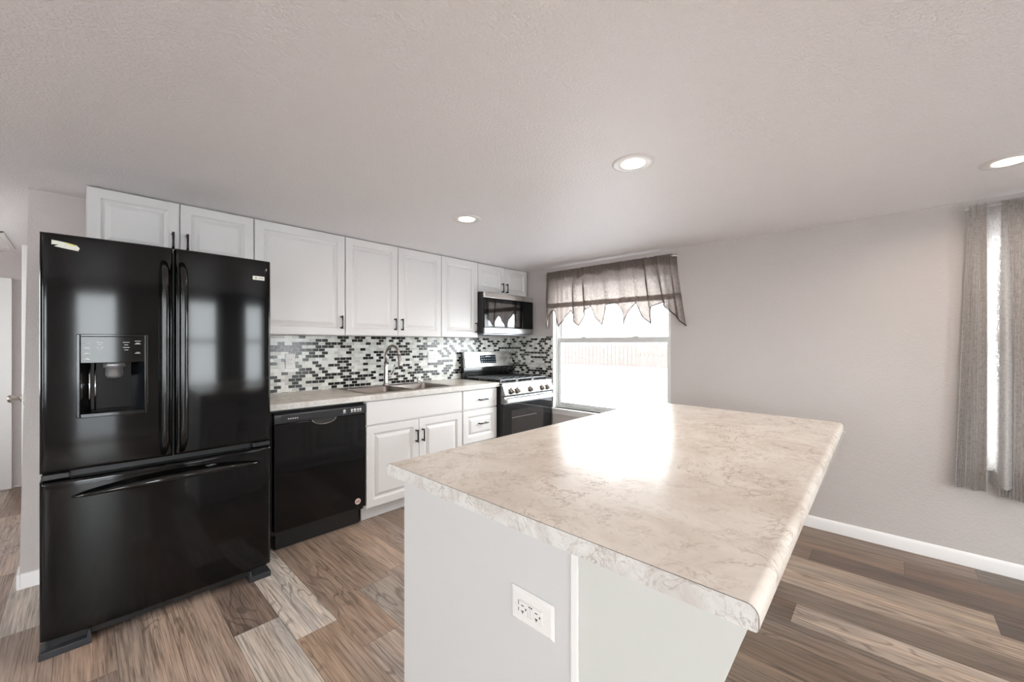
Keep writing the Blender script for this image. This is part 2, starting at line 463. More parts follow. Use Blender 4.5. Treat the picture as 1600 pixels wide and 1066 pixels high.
def weld(o):
    bm = bmesh.new(); bm.from_mesh(o.data); bmesh.ops.remove_doubles(bm, verts=bm.verts, dist=1e-5)
    bmesh.ops.recalc_face_normals(bm, faces=bm.faces); bm.to_mesh(o.data); bm.free(); return o

# ------------------------------------------------------------------ structure
XL, YF, YH = -7.0, -6.0, 2.45
W1 = (-1.967, -0.665, 0.60, 2.00)      # window 1 opening (y0,y1,z0,z1) in the right wall
W2 = (-4.98, -3.76, 0.60, 2.00)
XE = -3.768                            # free end of the back wall

# floor: one mesh of planks, each with its own tint
def build_floor():
    wd = 0.181; x0 = -2.912
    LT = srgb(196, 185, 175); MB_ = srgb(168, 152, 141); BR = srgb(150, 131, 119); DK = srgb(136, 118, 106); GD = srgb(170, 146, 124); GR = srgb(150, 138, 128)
    tones = [MB_, MB_, BR, BR, GR, LT, DK, BR, MB_]
    fixed = {0: [(-0.25, None), (-1.47, LT), (-2.69, srgb(164, 142, 124))], -1: [(-0.02, None), (-1.245, DK), (-2.465, LT)],
             -2: [(-0.4, None), (-1.9, srgb(172, 151, 136)), (-3.1, BR)], -3: [(-0.7, None), (-1.92, srgb(176, 156, 141))],
             1: [(-0.5, None), (-1.72, srgb(156, 134, 118)), (-2.9, MB_)], 2: [(-0.1, None), (-1.32, srgb(152, 130, 114)), (-2.54, GR)],
             3: [(-0.05, None), (-1.27, srgb(158, 136, 120)), (-2.49, BR)], -4: [(0.1, None), (-1.12, srgb(160, 140, 126))], -5: [(0.7, None), (-0.5, LT)],
             14: [(-2.22, None), (-3.44, srgb(146, 125, 110)), (-4.66, srgb(128, 107, 93))], 15: [(-2.52, None), (-3.738, srgb(136, 118, 106)), (-4.96, srgb(112, 102, 94))],
             13: [(-1.8, None), (-3.02, srgb(138, 119, 107)), (-4.24, srgb(112, 97, 88))], 12: [(-2.52, None), (-3.742, srgb(168, 152, 138)), (-4.96, srgb(108, 96, 90))],
             11: [(-2.9, None), (-4.12, srgb(178, 160, 146))], 10: [(-2.0, None), (-3.9, srgb(130, 115, 104))],
             9: [(-1.81, None), (-3.035, srgb(124, 106, 95)), (-4.26, srgb(182, 166, 154))], 8: [(-2.7, None), (-3.9, srgb(140, 124, 113))],
             7: [(-2.3, None), (-3.6, srgb(130, 112, 98))], 6: [(-2.5, None), (-3.75, srgb(150, 131, 117))], 5: [(-2.8, None), (-4.0, srgb(126, 111, 101))]}
    m = MB(); tint = []; shift = []
    gap = 0.0006
    k0 = int(math.floor((XL - x0) / wd)); k1 = int(math.ceil((0 - x0) / wd))
    for k in range(k0, k1):
        rnd = random.Random(k * 7 + 3)
        xa, xb = x0 + k * wd, x0 + (k + 1) * wd
        xa = max(xa, XL); xb = min(xb, 0.0)
        if xb - xa < 0.002: continue
        brk = [YH + 0.0]
        y = YH
        fx = fixed.get(k)
        segs = []
        if fx:
            top = fx[0][0]; yy = top
            while yy < YH: segs.append((yy, min(yy + 1.22, YH), rnd.choice(tones))); yy += 1.22
            prev = top
            for (yb, t) in fx[1:]:
                segs.append((yb, prev, t)); prev = yb
            yy = prev
        else:
            off = rnd.uniform(0, 1.22); yy = YH + off - 1.22
            segs.append((yy, YH, rnd.choice(tones)))
        while yy > YF:
            segs.append((max(yy - 1.22, YF), yy, rnd.choice(tones))); yy -= 1.22
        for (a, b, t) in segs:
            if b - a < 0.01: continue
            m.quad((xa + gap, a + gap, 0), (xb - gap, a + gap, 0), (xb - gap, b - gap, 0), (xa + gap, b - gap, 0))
            j = rnd.uniform(0.94, 1.06) * (0.90 if k >= 5 else 1.05)  # random plank tone; sunlit left rows tinted lighter, dimmer right rows darker
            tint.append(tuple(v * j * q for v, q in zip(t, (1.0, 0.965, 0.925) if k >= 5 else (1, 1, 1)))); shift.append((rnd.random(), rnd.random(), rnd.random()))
    nplank = len(m.f)
    m.mi = 1; m.box(XL, 0, YF, YH, -0.05, -0.0015)
    o = m.build('floor', [M['planks'], M['slot']], fixn=False)
    me = o.data
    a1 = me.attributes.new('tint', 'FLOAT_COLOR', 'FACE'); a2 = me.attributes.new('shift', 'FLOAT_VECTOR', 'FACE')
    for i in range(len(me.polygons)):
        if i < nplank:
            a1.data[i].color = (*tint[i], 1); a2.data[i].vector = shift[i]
        else: a1.data[i].color = (0.02, 0.02, 0.02, 1)
    return struct(o)
build_floor()

struct(MB().box(XL - 0.15, 0.15, YF - 0.15, YH + 0.12, H, H + 0.08).build('ceiling', M['ceil']))

# back wall (behind the cabinets), its free left end stands slightly out of plumb
o = holes_wall('y', 0.0, 0.11, -7.0, 0.0, 0, H, [(-5.2, XE, 0, H)]).build('wall_back', M['wall'])
for v in o.data.vertices:
    if abs(v.co.x + o.location.x - XE) < 0.02: v.co.x += (v.co.z / H - 0.5) * 0.032
struct(weld(o))
o = holes_wall('x', 0.0, 0.12, YF, 0.11, 0, H, [W1, W2]).build('wall_right', M['wall']); struct(weld(o))
WC = [(-2.5, -1.5, 0.6, 2.0), (-1.0, -0.2, 0.6, 2.0), (-4.55, -3.75, 0.0, 2.02), (-6.85, -5.7, 0.5, 2.0)]
o = holes_wall('y', YF - 0.12, 0.12, XL - 0.12, 0.12, 0, H, WC).build('wall_front', M['wall']); struct(weld(o))
o = holes_wall('x', XL - 0.12, 0.12, YF, 0.0, 0, H, [(-3.5, -2.1, 0.6, 1.95)]).build('wall_left', M['wall']); struct(weld(o))
# hall beyond the opening
o = MB().box(-5.3, -3.55, YH, YH + 0.1, 0, H).build('wall_hall_end', M['wall']); struct(o)
o = MB().box(-3.66, -3.55, 0.11, YH, 0, H).build('wall_hall_right', M['wall']); struct(o)
o = holes_wall('x', -5.3, 0.1, 0.0, YH, 0, H, [(0.6, 1.8, 0.85, 1.95)]).build('wall_hall_left', M['wall']); struct(weld(o))

M['skirt'] = simple('skirting_white', srgb(242, 240, 239), 0.35, bump=0.02, bscale=300)
def skirting(name, m): return struct(m.build(name, M['skirt'], bevel=0.003))
prof = [(0, 0), (-0.012, 0), (-0.012, 0.062), (-0.009, 0.075), (-0.004, 0.081), (0, 0.082)]
skirting('baseboard_right', MB().prism(prof, 'y', YF, -0.72))
skirting('baseboard_back', MB().prism([(p[0], p[1]) for p in prof], 'x', XE - 0.012, -3.60).box(XE - 0.026, XE - 0.012, -0.012, 0.12, 0, 0.08))
skirting('baseboard_front', MB().prism([(YF - p[0], p[1]) for p in prof], 'x', -3.70, 0))
skirting('baseboard_left', MB().prism([(XL - p[0], p[1]) for p in prof], 'y', YF, 0))
skirting('baseboard_hall', MB().prism([(YH + p[0], p[1]) for p in prof], 'x', -5.2, -4.98))

# panelled interior door helper (front faces -Y), local box x0..x1,z0..z1
def raised_rings(m, x0, x1, z0, z1, y, prof, flip=1):
    """concentric rectangular rings: prof = [(inset, depth towards viewer)], viewer on -Y side (flip=1)"""
    rings = []
    for (i, d) in prof:
        rings.append([(x0 + i, y - flip * d, z0 + i), (x1 - i, y - flip * d, z0 + i), (x1 - i, y - flip * d, z1 - i), (x0 + i, y - flip * d, z1 - i)])
    vs = [p for r in rings for p in r]; fs = []
    for k in range(len(rings) - 1):
        for j in range(4):
            fs.append((k * 4 + j, k * 4 + (j + 1) % 4, (k + 1) * 4 + (j + 1) % 4, (k + 1) * 4 + j))
    n = (len(rings) - 1) * 4; fs.append((n, n + 1, n + 2, n + 3))
    fs.append((3, 2, 1, 0))
    m.add(vs, fs)
    return m

def panel_door(m, x0, x1, z0, z1, y, t):
    """six-panel-like hall door, two tall raised panels per half"""
    m.box(x0, x1, y, y + t, z0, z1)
    xm = (x0 + x1) / 2
    for (a, b) in ((x0 + 0.1, xm - 0.045), (xm + 0.045, x1 - 0.1)):
        for (c, d) in ((z0 + 0.2, z0 + 0.80), (z0 + 0.98, z1 - 0.12)):
            raised_rings(m, a, b, c, d, y + 0.004, [(0, 0.0), (0.002, 0.012), (0.014, 0.012), (0.024, 0.005), (0.034, 0.005), (0.06, 0.011)])
d1 = sempty('door_1', (-4.45, YH, 0))
pm = MB(); panel_door(pm, -4.86, -4.06, 0.012, 1.83, YH - 0.035, 0.033); pm.build('door_panel', M['trimw'], d1, bevel=0.002)
MB().box(-4.93, -4.86, YH - 0.05, YH, 0, 1.90).box(-4.06, -3.99, YH - 0.05, YH, 0, 1.90).box(-4.86, -4.06, YH - 0.05, YH, 1.83, 1.90).build('door_casing', M['trimw'], d1, bevel=0.004)

d2 = sempty('door_2', (-3.825, 1.05, 0))
pm = MB().box(-3.845, -3.81, 1.05, 1.83, 0.012, 2.00)
pm.build('door_panel', M['trimw'], d2, bevel=0.002)
MB().lathe((-3.845, 1.115, 0.92), [(0.031, 0), (0.031, -0.006), (0.026, -0.010), (0.011, -0.012), (0.010, -0.032), (0.017, -0.038), (0.026, -0.048), (0.027, -0.058), (0.020, -0.067), (0.006, -0.070)], 'x', 24).build('door_knob', M['bronze'], d2, smooth=True)
MB().box(-3.839, -3.816, 1.047, 1.0505, 0.88, 0.96).build('latch_plate', M['bronze'], d2)

# ------------------------------------------------------------------ windows
def sash_window(name, wy, xin=0.055):
    y0, y1, z0, z1 = wy
    w = sempty(name, (0.06, (y0 + y1) / 2, z0))
    # outer vinyl frame with stepped profile
    fr = MB()
    def frame(m, x0, x1, a, b, c, d, t, tb=None, tt=None):
        tb = tb or t; tt = tt or t
        m.box(x0, x1, a, a + t, c, d); m.box(x0, x1, b - t, b, c, d); m.box(x0, x1, a + t, b - t, c, c + tb); m.box(x0, x1, a + t, b - t, d - tt, d)
    frame(fr, xin, 0.118, y0, y1, z0, z1, 0.022)
    frame(fr, xin + 0.018, 0.118, y0 + 0.022, y1 - 0.022, z0 + 0.022, z1 - 0.022, 0.012)
    fr.build('window_frame', M['vinyl'], w, bevel=0.002)
    zm = 1.345
    lo = MB(); frame(lo, xin + 0.012, xin + 0.036, y0 + 0.03, y1 - 0.03, z0 + 0.03, zm + 0.026, 0.028, 0.034, 0.052)
    lo.build('lower_sash', M['vinyl'], w, bevel=0.002)
    up = MB(); frame(up, xin + 0.038, xin + 0.058, y0 + 0.034, y1 - 0.034, zm - 0.020, z1 - 0.03, 0.024, 0.05, 0.03)
    up.build('upper_sash', M['vinyl'], w, bevel=0.002)
    MB().box(xin + 0.022, xin + 0.026, y0 + 0.056, y1 - 0.056, z0 + 0.06, zm - 0.022).build('lower_pane', M['glass'], w)
    MB().box(xin + 0.046, xin + 0.050, y0 + 0.056, y1 - 0.056, zm + 0.026, z1 - 0.058).build('upper_pane', M['glass'], w)
    for yy in (y0 + 0.36, y1 - 0.36):
        lk = MB().box(xin + 0.004, xin + 0.03, yy - 0.03, yy + 0.03, zm + 0.026, zm + 0.034).lathe((xin + 0.016, yy, zm + 0.034), [(0.012, 0), (0.011, 0.008), (0.004, 0.011)], 'z', 14).box(xin - 0.004, xin + 0.012, yy - 0.004, yy + 0.022, zm + 0.034, zm + 0.040)
        lk.build('sash_lock', M['vinyl'], w, bevel=0.0015)
    MB().box(-0.028, xin + 0.005, y0 - 0.03, y1 + 0.02, z0 - 0.016, z0 + 0.004).build('window_sill', M['trimw'], w, bevel=0.004)
    MB().box(-0.012, 0.0, y0 - 0.02, y1 + 0.01, z0 - 0.062, z0 - 0.016).build('window_apron', M['trimw'], w, bevel=0.003)
    jm = MB(); frame(jm, 0.001, xin + 0.004, y0 - 0.0005, y1 + 0.0005, z0, z1, 0.004); jm.build('window_jamb', M['trimw'], w)
    return w
sash_window('window_1', W1)
sash_window('window_2', W2)

def plain_window(name, axis, pos, a, b, c, d, mull=(), rail=None):
    m = MB(); g = MB()
    def B(mm, d0, d1, p, q, r, s):
        if axis == 'y': mm.box(p, q, d0, d1, r, s)
        else: mm.box(d0, d1, p, q, r, s)
    t = 0.05
    B(m, pos - 0.06, pos - 0.01, a, a + t, c, d); B(m, pos - 0.06, pos - 0.01, b - t, b, c, d)
    B(m, pos - 0.06, pos - 0.01, a + t, b - t, c, c + t); B(m, pos - 0.06, pos - 0.01, a + t, b - t, d - t, d)
    for x in mull: B(m, pos - 0.055, pos - 0.015, x - 0.025, x + 0.025, c + t, d - t)
    if rail: B(m, pos - 0.055, pos - 0.015, a + t, b - t, rail - 0.025, rail + 0.025)
    B(g, pos - 0.038, pos - 0.034, a + t - 0.01, b - t + 0.01, c + t - 0.01, d - t + 0.01)
    cx, cy = ((a + b) / 2, pos) if axis == 'y' else (pos, (a + b) / 2)
    w = sempty(name, (cx, cy, c))
    m.build('window_frame', M['vinyl'], w, bevel=0.003); g.build('pane', M['glass'], w)
plain_window('window_3', 'y', YF, *WC[0], rail=1.35)
plain_window('window_4', 'y', YF, *WC[1], rail=1.35)
plain_window('door_3', 'y', YF, *WC[2])
plain_window('window_7', 'y', YF, *WC[3], rail=1.3)  # out-of-view window added at the far left to let in more daylight
plain_window('window_5', 'x', XL, -3.5, -2.1, 0.6, 1.95, mull=(-2.8,))  # unseen side window, added and sized for daylight fill

plain_window('window_6', 'x', -5.2, 0.6, 1.8, 0.85, 1.95)  # unseen hall window, added to brighten the hall
# dark drapes hanging beside the windows of the front wall
for i, (xa, xb, lab) in enumerate(((-2.62, -2.32, 'dark grey drape on the hall side of the front window nearest the patio door'), (-1.68, -1.36, 'dark grey drape between the two front windows, at the wider one'),
                                   (-1.12, -0.84, 'dark grey drape between the two front windows, at the narrower one'), (-0.36, -0.10, 'dark grey drape in the corner beside the narrow front window'))):
    t = thing('window_drape', lab, 'curtain', ((xa + xb) / 2, YF + 0.08, 0.1))
    MB().grid(lambda u, v: (xa + (xb - xa) * u, YF + 0.075 + 0.025 * math.sin(u * 26 + 0.8 * math.sin(v * 3 + xa)), 2.08 - 1.98 * v), 60, 12).build('fabric', M['drape'], t, smooth=True, fixn=False)
    MB().tube([(xa - 0.03, YF + 0.075, 2.085), (xb + 0.03, YF + 0.075, 2.085)], 0.008, 8).build('rod', M['blackm'], t, smooth=True)
# ------------------------------------------------------------------ outside
o = MB().box(0.4, 30, -22, 16, -0.62, -0.55).build('ground', M['snow']); struct(o)
o = MB().box(-26, -7.3, -24, 16, -0.62, -0.55).build('ground', M['snow']); struct(o)
o = MB().box(-7.3, 0.4, -24, -6.3, -0.62, -0.55).build('ground', M['snow']); struct(o)
fn = thing('wooden_fence', 'weathered wooden board fence in the yard outside the kitchen window', 'fence', (9.0, 1.8, -0.55))
bd = MB(); y = -3.4
while y < 9.0:
    hgt = 1.28 + 0.03 * math.sin(y * 9.1); bd.box(9.0, 9.02, y, y + 0.14, -0.55, hgt - 0.0); y += 0.15
bd.build('fence_boards', M['fence'], fn)
MB().box(9.02, 9.06, -3.4, 9.0, -0.2, -0.11).box(9.02, 9.06, -3.4, 9.0, 0.9, 0.99).build('fence_rail', M['fence'], fn)
o = MB().prism([(7.4, -0.56), (8.98, -0.56), (8.98, 0.55), (8.2, 0.35)], 'y', -22, 16).build('snow_bank', M['snow']); struct(o)
o = MB().box(16, 22, -2, 14, -0.55, 1.95).prism([(15.6, 1.95), (22.4, 1.95), (19, 3.0)], 'y', -2.3, 14.3).build('house', M['siding'])
tag(o, 'pale neighbouring house beyond the yard fence, washed out by daylight', 'house')

# ------------------------------------------------------------------ cabinets
DP = [(0.0, 0.0), (0.0, 0.0165), (0.0025, 0.019), (0.054, 0.019), (0.0605, 0.0120), (0.069, 0.0085), (0.073, 0.0080), (0.077, 0.0105), (0.094, 0.0178), (0.097, 0.0185)]
DPS = [(0.0, 0.0), (0.0, 0.0165), (0.0025, 0.019), (0.050, 0.019), (0.0565, 0.0120), (0.064, 0.0085), (0.068, 0.0080), (0.072, 0.0105), (0.088, 0.0178), (0.091, 0.0185)]
SL = [(0.0, 0.0), (0.0, 0.0165), (0.0025, 0.019)]

def bar_pull(name, parent, x, z, yf, vertical=True, L=0.10):
    h = L / 2; m = MB(); r = 0.0045
    def P(t, d): return (x, yf - d, z + t) if vertical else (x + t, yf - d, z)
    m.tube([P(-h, 0.028), P(-h * 0.5, 0.0295), P(0, 0.030), P(h * 0.5, 0.0295), P(h, 0.028)], [0.0066, 0.0062, 0.0056, 0.0062, 0.0066], 8)
    for t in (-h + 0.008, h - 0.008):
        m.tube([P(t, 0.0), P(t, 0.005), P(t, 0.029)], [0.0078, 0.0058, 0.0058], 8)
    return m.build(name, M['blackh'], parent, smooth=True)

def front(kind, parent, x0, x1, z0, z1, y, prof, pull=None, flip=1, mat='white'):
    """door/drawer front: back plane at y, viewer on -Y side (flip=1) or +Y side (flip=-1)"""
    m = MB(); raised_rings(m, x0, x1, z0, z1, y, prof, flip)
    o = m.build(kind, M[mat], parent)
    if pull:
        px, pz, vert = pull
        if flip == 1: bar_pull('handle', o, px, pz, y - 0.019, vert)
        else: bar_pull('handle', o, px, pz, y + 0.019 + 0.030, vert)
    return o

UB = -0.297
ZT = 2.1385
def wall_cabinet(label, x0, x1, z0, doors):
    t = thing('wall_cabinet', label, 'cabinet', ((x0 + x1) / 2, -0.15, z0), None)
    MB().box(x0 + 0.001, x1 - 0.001, UB, -0.002, z0, ZT).build('body', M['white'], t, bevel=0.001)
    n = len(doors); wd = (x1 - x0) / n
    for i, (side) in enumerate(doors):
        a, b = x0 + i * wd + 0.003, x0 + (i + 1) * wd - 0.003
        hx = b - 0.030 if side == 'r' else a + 0.030
        small = (ZT - z0) < 0.5
        hz = z0 + (0.10 if not small else 0.145)
        if small and z0 > 1.8: hz = z0 + 0.068
        front('door', t, a, b, z0 + 0.003, ZT - 0.006, UB - 0.0005, DPS if small else DP, (hx, hz if not small or z0 > 1.8 else 1.905, True))
    return t
UX = [-0.037, -0.799, -1.256, -2.170, -2.780, -3.542]
wall_cabinet('short two-door white wall cabinet above the black refrigerator', UX[5], UX[4], 1.79, ['r', 'l'])
wall_cabinet('wide single-door white wall cabinet right beside the refrigerator', UX[4] + 0.0, UX[3], 1.371, ['r'])
wall_cabinet('tall two-door white wall cabinet above the sink', UX[3], UX[2], 1.371, ['r', 'l'])
wall_cabinet('narrow single-door white wall cabinet left of the microwave', UX[2], UX[1], 1.371, ['r'])
wall_cabinet('small two-door white wall cabinet directly above the microwave', UX[1], UX[0], 1.842, ['r', 'l'])

LB = -0.586
CH = 0.933
# sink base
t = thing('base_cabinet', 'white two-door sink base cabinet under the double sink', 'cabinet', (-1.70, -0.3, 0))
SB = (-2.148, -1.243)
m = MB().box(SB[0], SB[0] + 0.016, LB, -0.004, 0.10, 0.893).box(SB[1] - 0.016, SB[1], LB, -0.004, 0.10, 0.893).box(SB[0] + 0.016, SB[1] - 0.016, LB, -0.004, 0.10, 0.116) \
    .box(SB[0] + 0.016, SB[1] - 0.016, LB, LB + 0.016, 0.116, 0.893)
m.build('body', M['white'], t)
MB().box(SB[0], SB[1], LB + 0.055, LB + 0.07, 0, 0.10).build('toe_kick', M['white'], t)
front('false_front', t, SB[0] + 0.003, SB[1] - 0.003, 0.712, 0.882, LB - 0.0005, SL)
xm = (SB[0] + SB[1]) / 2
front('door', t, SB[0] + 0.003, xm - 0.002, 0.104, 0.700, LB - 0.0005, DP, (xm - 0.030, 0.57, True))
front('door', t, xm + 0.002, SB[1] - 0.003, 0.104, 0.700, LB - 0.0005, DP, (xm + 0.030, 0.57, True))
# drawer base
t = thing('base_cabinet', 'narrow white three-drawer base cabinet next to the gas range', 'cabinet', (-1.02, -0.3, 0))
DB = (-1.237, -0.812)
MB().box(DB[0], DB[1], LB, -0.004, 0.10, 0.893).build('body', M['white'], t)
MB().box(DB[0], DB[1], LB + 0.055, LB + 0.07, 0, 0.10).build('toe_kick', M['white'], t)
xm = (DB[0] + DB[1]) / 2
front('drawer', t, DB[0] + 0.003, DB[1] - 0.003, 0.712, 0.882, LB - 0.0005, SL, (xm + 0.02, 0.79, False))
front('drawer', t, DB[0] + 0.003, DB[1] - 0.003, 0.405, 0.700, LB - 0.0005, DP, (xm + 0.02, 0.57, False))
front('drawer', t, DB[0] + 0.003, DB[1] - 0.003, 0.104, 0.395, LB - 0.0005, DP, (xm + 0.02, 0.25, False))

# ------------------------------------------------------------------ countertop with sink cut-out
CTX0, CTX1 = -2.785, -0.803
SKX0, SKX1, SKY0, SKY1 = -2.118, -1.288, -0.578, -0.062
def slab(x0, x1, y0, y1, z0, z1, hole, parent_label, cat, lab):
    t = thing('countertop', lab, cat, ((x0 + x1) / 2, (y0 + y1) / 2, z0))
    m = MB()
    hx0, hx1, hy0, hy1 = hole
    for (a, b, c, d) in ((x0, hx0, y0 + 0.004, y1), (hx1, x1, y0 + 0.004, y1), (hx0, hx1, y0 + 0.004, hy0), (hx0, hx1, hy1, y1)):
        m.box(a, b, c, d, z0 + 0.002, z1)
    o = m.build('worktop', M['lamtop'], t); 
    r = 0.006
    e = MB().prism([(y0, z0), (y0 + 0.0045, z0), (y0 + 0.0045, z1), (y0 + 0.004, z1), (y0 + 0.001, z1 - 0.0015), (y0, z1 - 0.005)], 'x', x0, x1)
    e.build('front_edge', M['lamedge'], t)
    return t
slab(CTX0, CTX1, -0.630, -0.011, CH - 0.038, CH, (SKX0 + 0.012, SKX1 - 0.012, SKY0 + 0.012, SKY1 - 0.012), None, 'countertop', 'beige marbled laminate countertop running along the back wall from refrigerator to range')

# ------------------------------------------------------------------ sink
t = thing('kitchen_sink', 'stainless steel double bowl sink set into the beige counter', 'sink', ((SKX0 + SKX1) / 2, (SKY0 + SKY1) / 2, CH - 0.18))
def rrect(x0, x1, y0, y1, r, z, n=5):
    pts = []
    for (cx, cy, a0) in ((x1 - r, y1 - r, 0), (x0 + r, y1 - r, PI / 2), (x0 + r, y0 + r, PI), (x1 - r, y0 + r, 1.5 * PI)):
        for k in range(n + 1):
            a = a0 + PI / 2 * k / n; pts.append((cx + r * math.cos(a), cy + r * math.sin(a), z))
    return pts
def loft(m, rings, cap=True):
    n = len(rings[0]); vs = [p for r in rings for p in r]; fs = []
    for i in range(len(rings) - 1):
        for k in range(n): fs.append((i * n + k, i * n + (k + 1) % n, (i + 1) * n + (k + 1) % n, (i + 1) * n + k))
    if cap: fs.append(tuple(range((len(rings) - 1) * n, len(rings) * n)))
    m.add(vs, fs)
bxs = [(SKX0 + 0.028, -1.712), (-1.690, SKX1 - 0.028)]
for (a, b) in bxs:
    m = MB(); y0, y1 = SKY0 + 0.03, SKY1 - 0.075
    loft(m, [rrect(a - 0.004, b + 0.004, y0 - 0.004, y1 + 0.004, 0.045, CH + 0.0035), rrect(a, b, y0, y1, 0.04, CH - 0.004), rrect(a + 0.006, b - 0.006, y0 + 0.006, y1 - 0.006, 0.04, CH - 0.14),
             rrect(a + 0.02, b - 0.02, y0 + 0.02, y1 - 0.02, 0.035, CH - 0.168), rrect(a + 0.05, b - 0.05, y0 + 0.05, y1 - 0.05, 0.03, CH - 0.175)])
    o = m.build('bowl', M['sink'], t, smooth=True, fixn=False)
    MB().lathe(((a + b) / 2, (y0 + y1) / 2 + 0.02, CH - 0.1745), [(0.045, 0), (0.042, 0.003), (0.03, 0.001), (0.004, 0.002)], 'z', 24).build('drain', M['steelm'], t, smooth=True)
# rim deck as flat strips around bowls
m = MB(); z = CH + 0.0005; zt = CH + 0.0035
y0, y1 = SKY0 + 0.03, SKY1 - 0.075
m.box(SKX0, SKX1, SKY0, y0 + 0.002, z, zt).box(SKX0, SKX1, y1 - 0.002, SKY1, z, zt).box(SKX0, bxs[0][0] + 0.002, y0, y1, z, zt).box(bxs[1][1] - 0.002, SKX1, y0, y1, z, zt).box(bxs[0][1] - 0.002, bxs[1][0] + 0.002, y0, y1, z - 0.004, zt - 0.001)
m.build('rim', M['sink'], t, bevel=0.0012)

# faucet
t = thing('kitchen_faucet', 'brushed nickel high-arc pull-down faucet behind the sink', 'faucet', (-1.705, -0.10, CH + 0.004))
bx, by, bz = -1.705, -0.100, CH + 0.004
MB().lathe((bx, by, bz), [(0.030, 0), (0.029, 0.006), (0.022, 0.012), (0.0185, 0.03), (0.0175, 0.12), (0.0185, 0.165), (0.0165, 0.185), (0.0135, 0.195)], 'z', 24).build('body', M['nickel'], t, smooth=True)
pts = [(bx, by, bz + 0.19), (bx, by, bz + 0.26)]
tip = Vector((0.045, -0.145)); R = tip.length / 2
for k in range(1, 14):
    a = PI * k / 13 * 0.97
    s_ = (1 - math.cos(a)) / 2
    pts.append((bx + tip.x * s_, by + tip.y * s_, bz + 0.26 + R * 1.18 * math.sin(a)))
end = Vector(pts[-1])
MB().tube(pts, 0.0125, 14).build('spout', M['nickel'], t, smooth=True)
sd = Vector((tip.x * 0.12, tip.y * 0.12, -0.10)).normalized()
MB().tube([end + sd * d for d in (0, 0.01, 0.05, 0.085, 0.10)], [0.0135, 0.0155, 0.0165, 0.022, 0.0205], 16).build('spray_head', M['nickel'], t, smooth=True)
MB().tube([(bx + 0.010, by - 0.004, bz + 0.075), (bx + 0.045, by - 0.012, bz + 0.085)], 0.0125, 14).tube([(bx + 0.040, by - 0.012, bz + 0.085), (bx + 0.058, by - 0.028, bz + 0.13), (bx + 0.070, by - 0.035, bz + 0.185)], [0.007, 0.0055, 0.0075], 10).build('handle', M['nickel'], t, smooth=True)
t = MB().lathe((-1.365, -0.098, CH + 0.0035), [(0.021, 0), (0.021, 0.006), (0.0155, 0.009), (0.0155, 0.042), (0.012, 0.052), (0.003, 0.055)], 'z', 20).build('air_gap', M['chrome'], smooth=True)
tag(t, 'small chrome air gap cap on the sink deck, right of the faucet', 'air gap')

# ------------------------------------------------------------------ backsplash
BS = holes_wall('y', -0.0095, 0.009, -2.80, -0.0105, 0.9335, 1.3705, []).build('tile_backsplash', M['mosA'])
tag(BS, 'black, grey and white brick mosaic backsplash behind sink and range', 'backsplash')
BS2 = MB().box(-0.0095, -0.0005, -0.655, -0.0005, 0.9335, 1.388).build('tile_backsplash', M['mosB'])
tag(BS2, 'narrow return of mosaic backsplash between range and window', 'backsplash')

# ------------------------------------------------------------------ outlets
def duplex_face(m, slots, cx, cz, y, s=1.0):
    pass
def wall_outlet(label, x, z, wide=False):
    w2 = 0.036 if not wide else 0.058
    t = thing('wall_outlet', label, 'outlet', (x, -0.0105, z - 0.06))
    y = -0.0105
    raised = MB(); raised_rings(raised, x - w2, x + w2, z - 0.059, z + 0.059, y, [(0, 0), (0, 0.002), (0.004, 0.005)]); raised.build('cover_plate', M['plastic'], t)
    cols = [x] if not wide else [x - 0.024, x + 0.024]
    for i, cx in enumerate(cols):
        MB().box(cx - 0.0165, cx + 0.0165, y - 0.0075, y - 0.0045, z - 0.033, z + 0.033).build('receptacle', M['plastic'], t, bevel=0.001)
        sl = MB()
        for dz in (-0.019, 0.012):
            sl.box(cx - 0.008, cx - 0.006, y - 0.0079, y - 0.0070, z + dz, z + dz + 0.009).box(cx + 0.005, cx + 0.0075, y - 0.0079, y - 0.0070, z + dz, z + dz + 0.009).box(cx - 0.002, cx + 0.002, y - 0.0079, y - 0.0070, z + dz - 0.008, z + dz - 0.004)
        sl.build('slot', M['slot'], t)
    for dz in (-0.048, 0.048): MB().lathe((x, y - 0.0045, z + dz), [(0.003, 0), (0.003, -0.0012), (0.001, -0.0016)], 'y', 10).build('screw', M['plastic'], t)
wall_outlet('white outlet on the mosaic between refrigerator and faucet', -2.462, 1.172)
wall_outlet('white double-width outlet plate on the mosaic between faucet and range', -1.138, 1.176, True)

# ------------------------------------------------------------------ text helper
def lettering(txt, size, loc, rot, mat, parent, name='lettering', depth=0.0004):
    cu = bpy.data.curves.new(name, 'FONT'); cu.body = txt; cu.size = size; cu.align_x = 'CENTER'; cu.align_y = 'CENTER'; cu.extrude = depth
    tmp = bpy.data.objects.new(name, cu); C.objects.link(tmp)
    bpy.context.view_layer.update()
    me = bpy.data.meshes.new_from_object(tmp.evaluated_get(bpy.context.evaluated_depsgraph_get()))
    bpy.data.objects.remove(tmp)
    me.materials.clear(); me.materials.append(mat)
    me.transform(Matrix.Translation(Vector(loc) - WORLD[parent.name]) @ rot)
    o = bpy.data.objects.new(name, me); C.objects.link(o); o.parent = parent; WORLD[o.name] = WORLD[parent.name].copy()
    return o
RY = Matrix.Rotation(PI / 2, 4, 'X')       # faces -Y

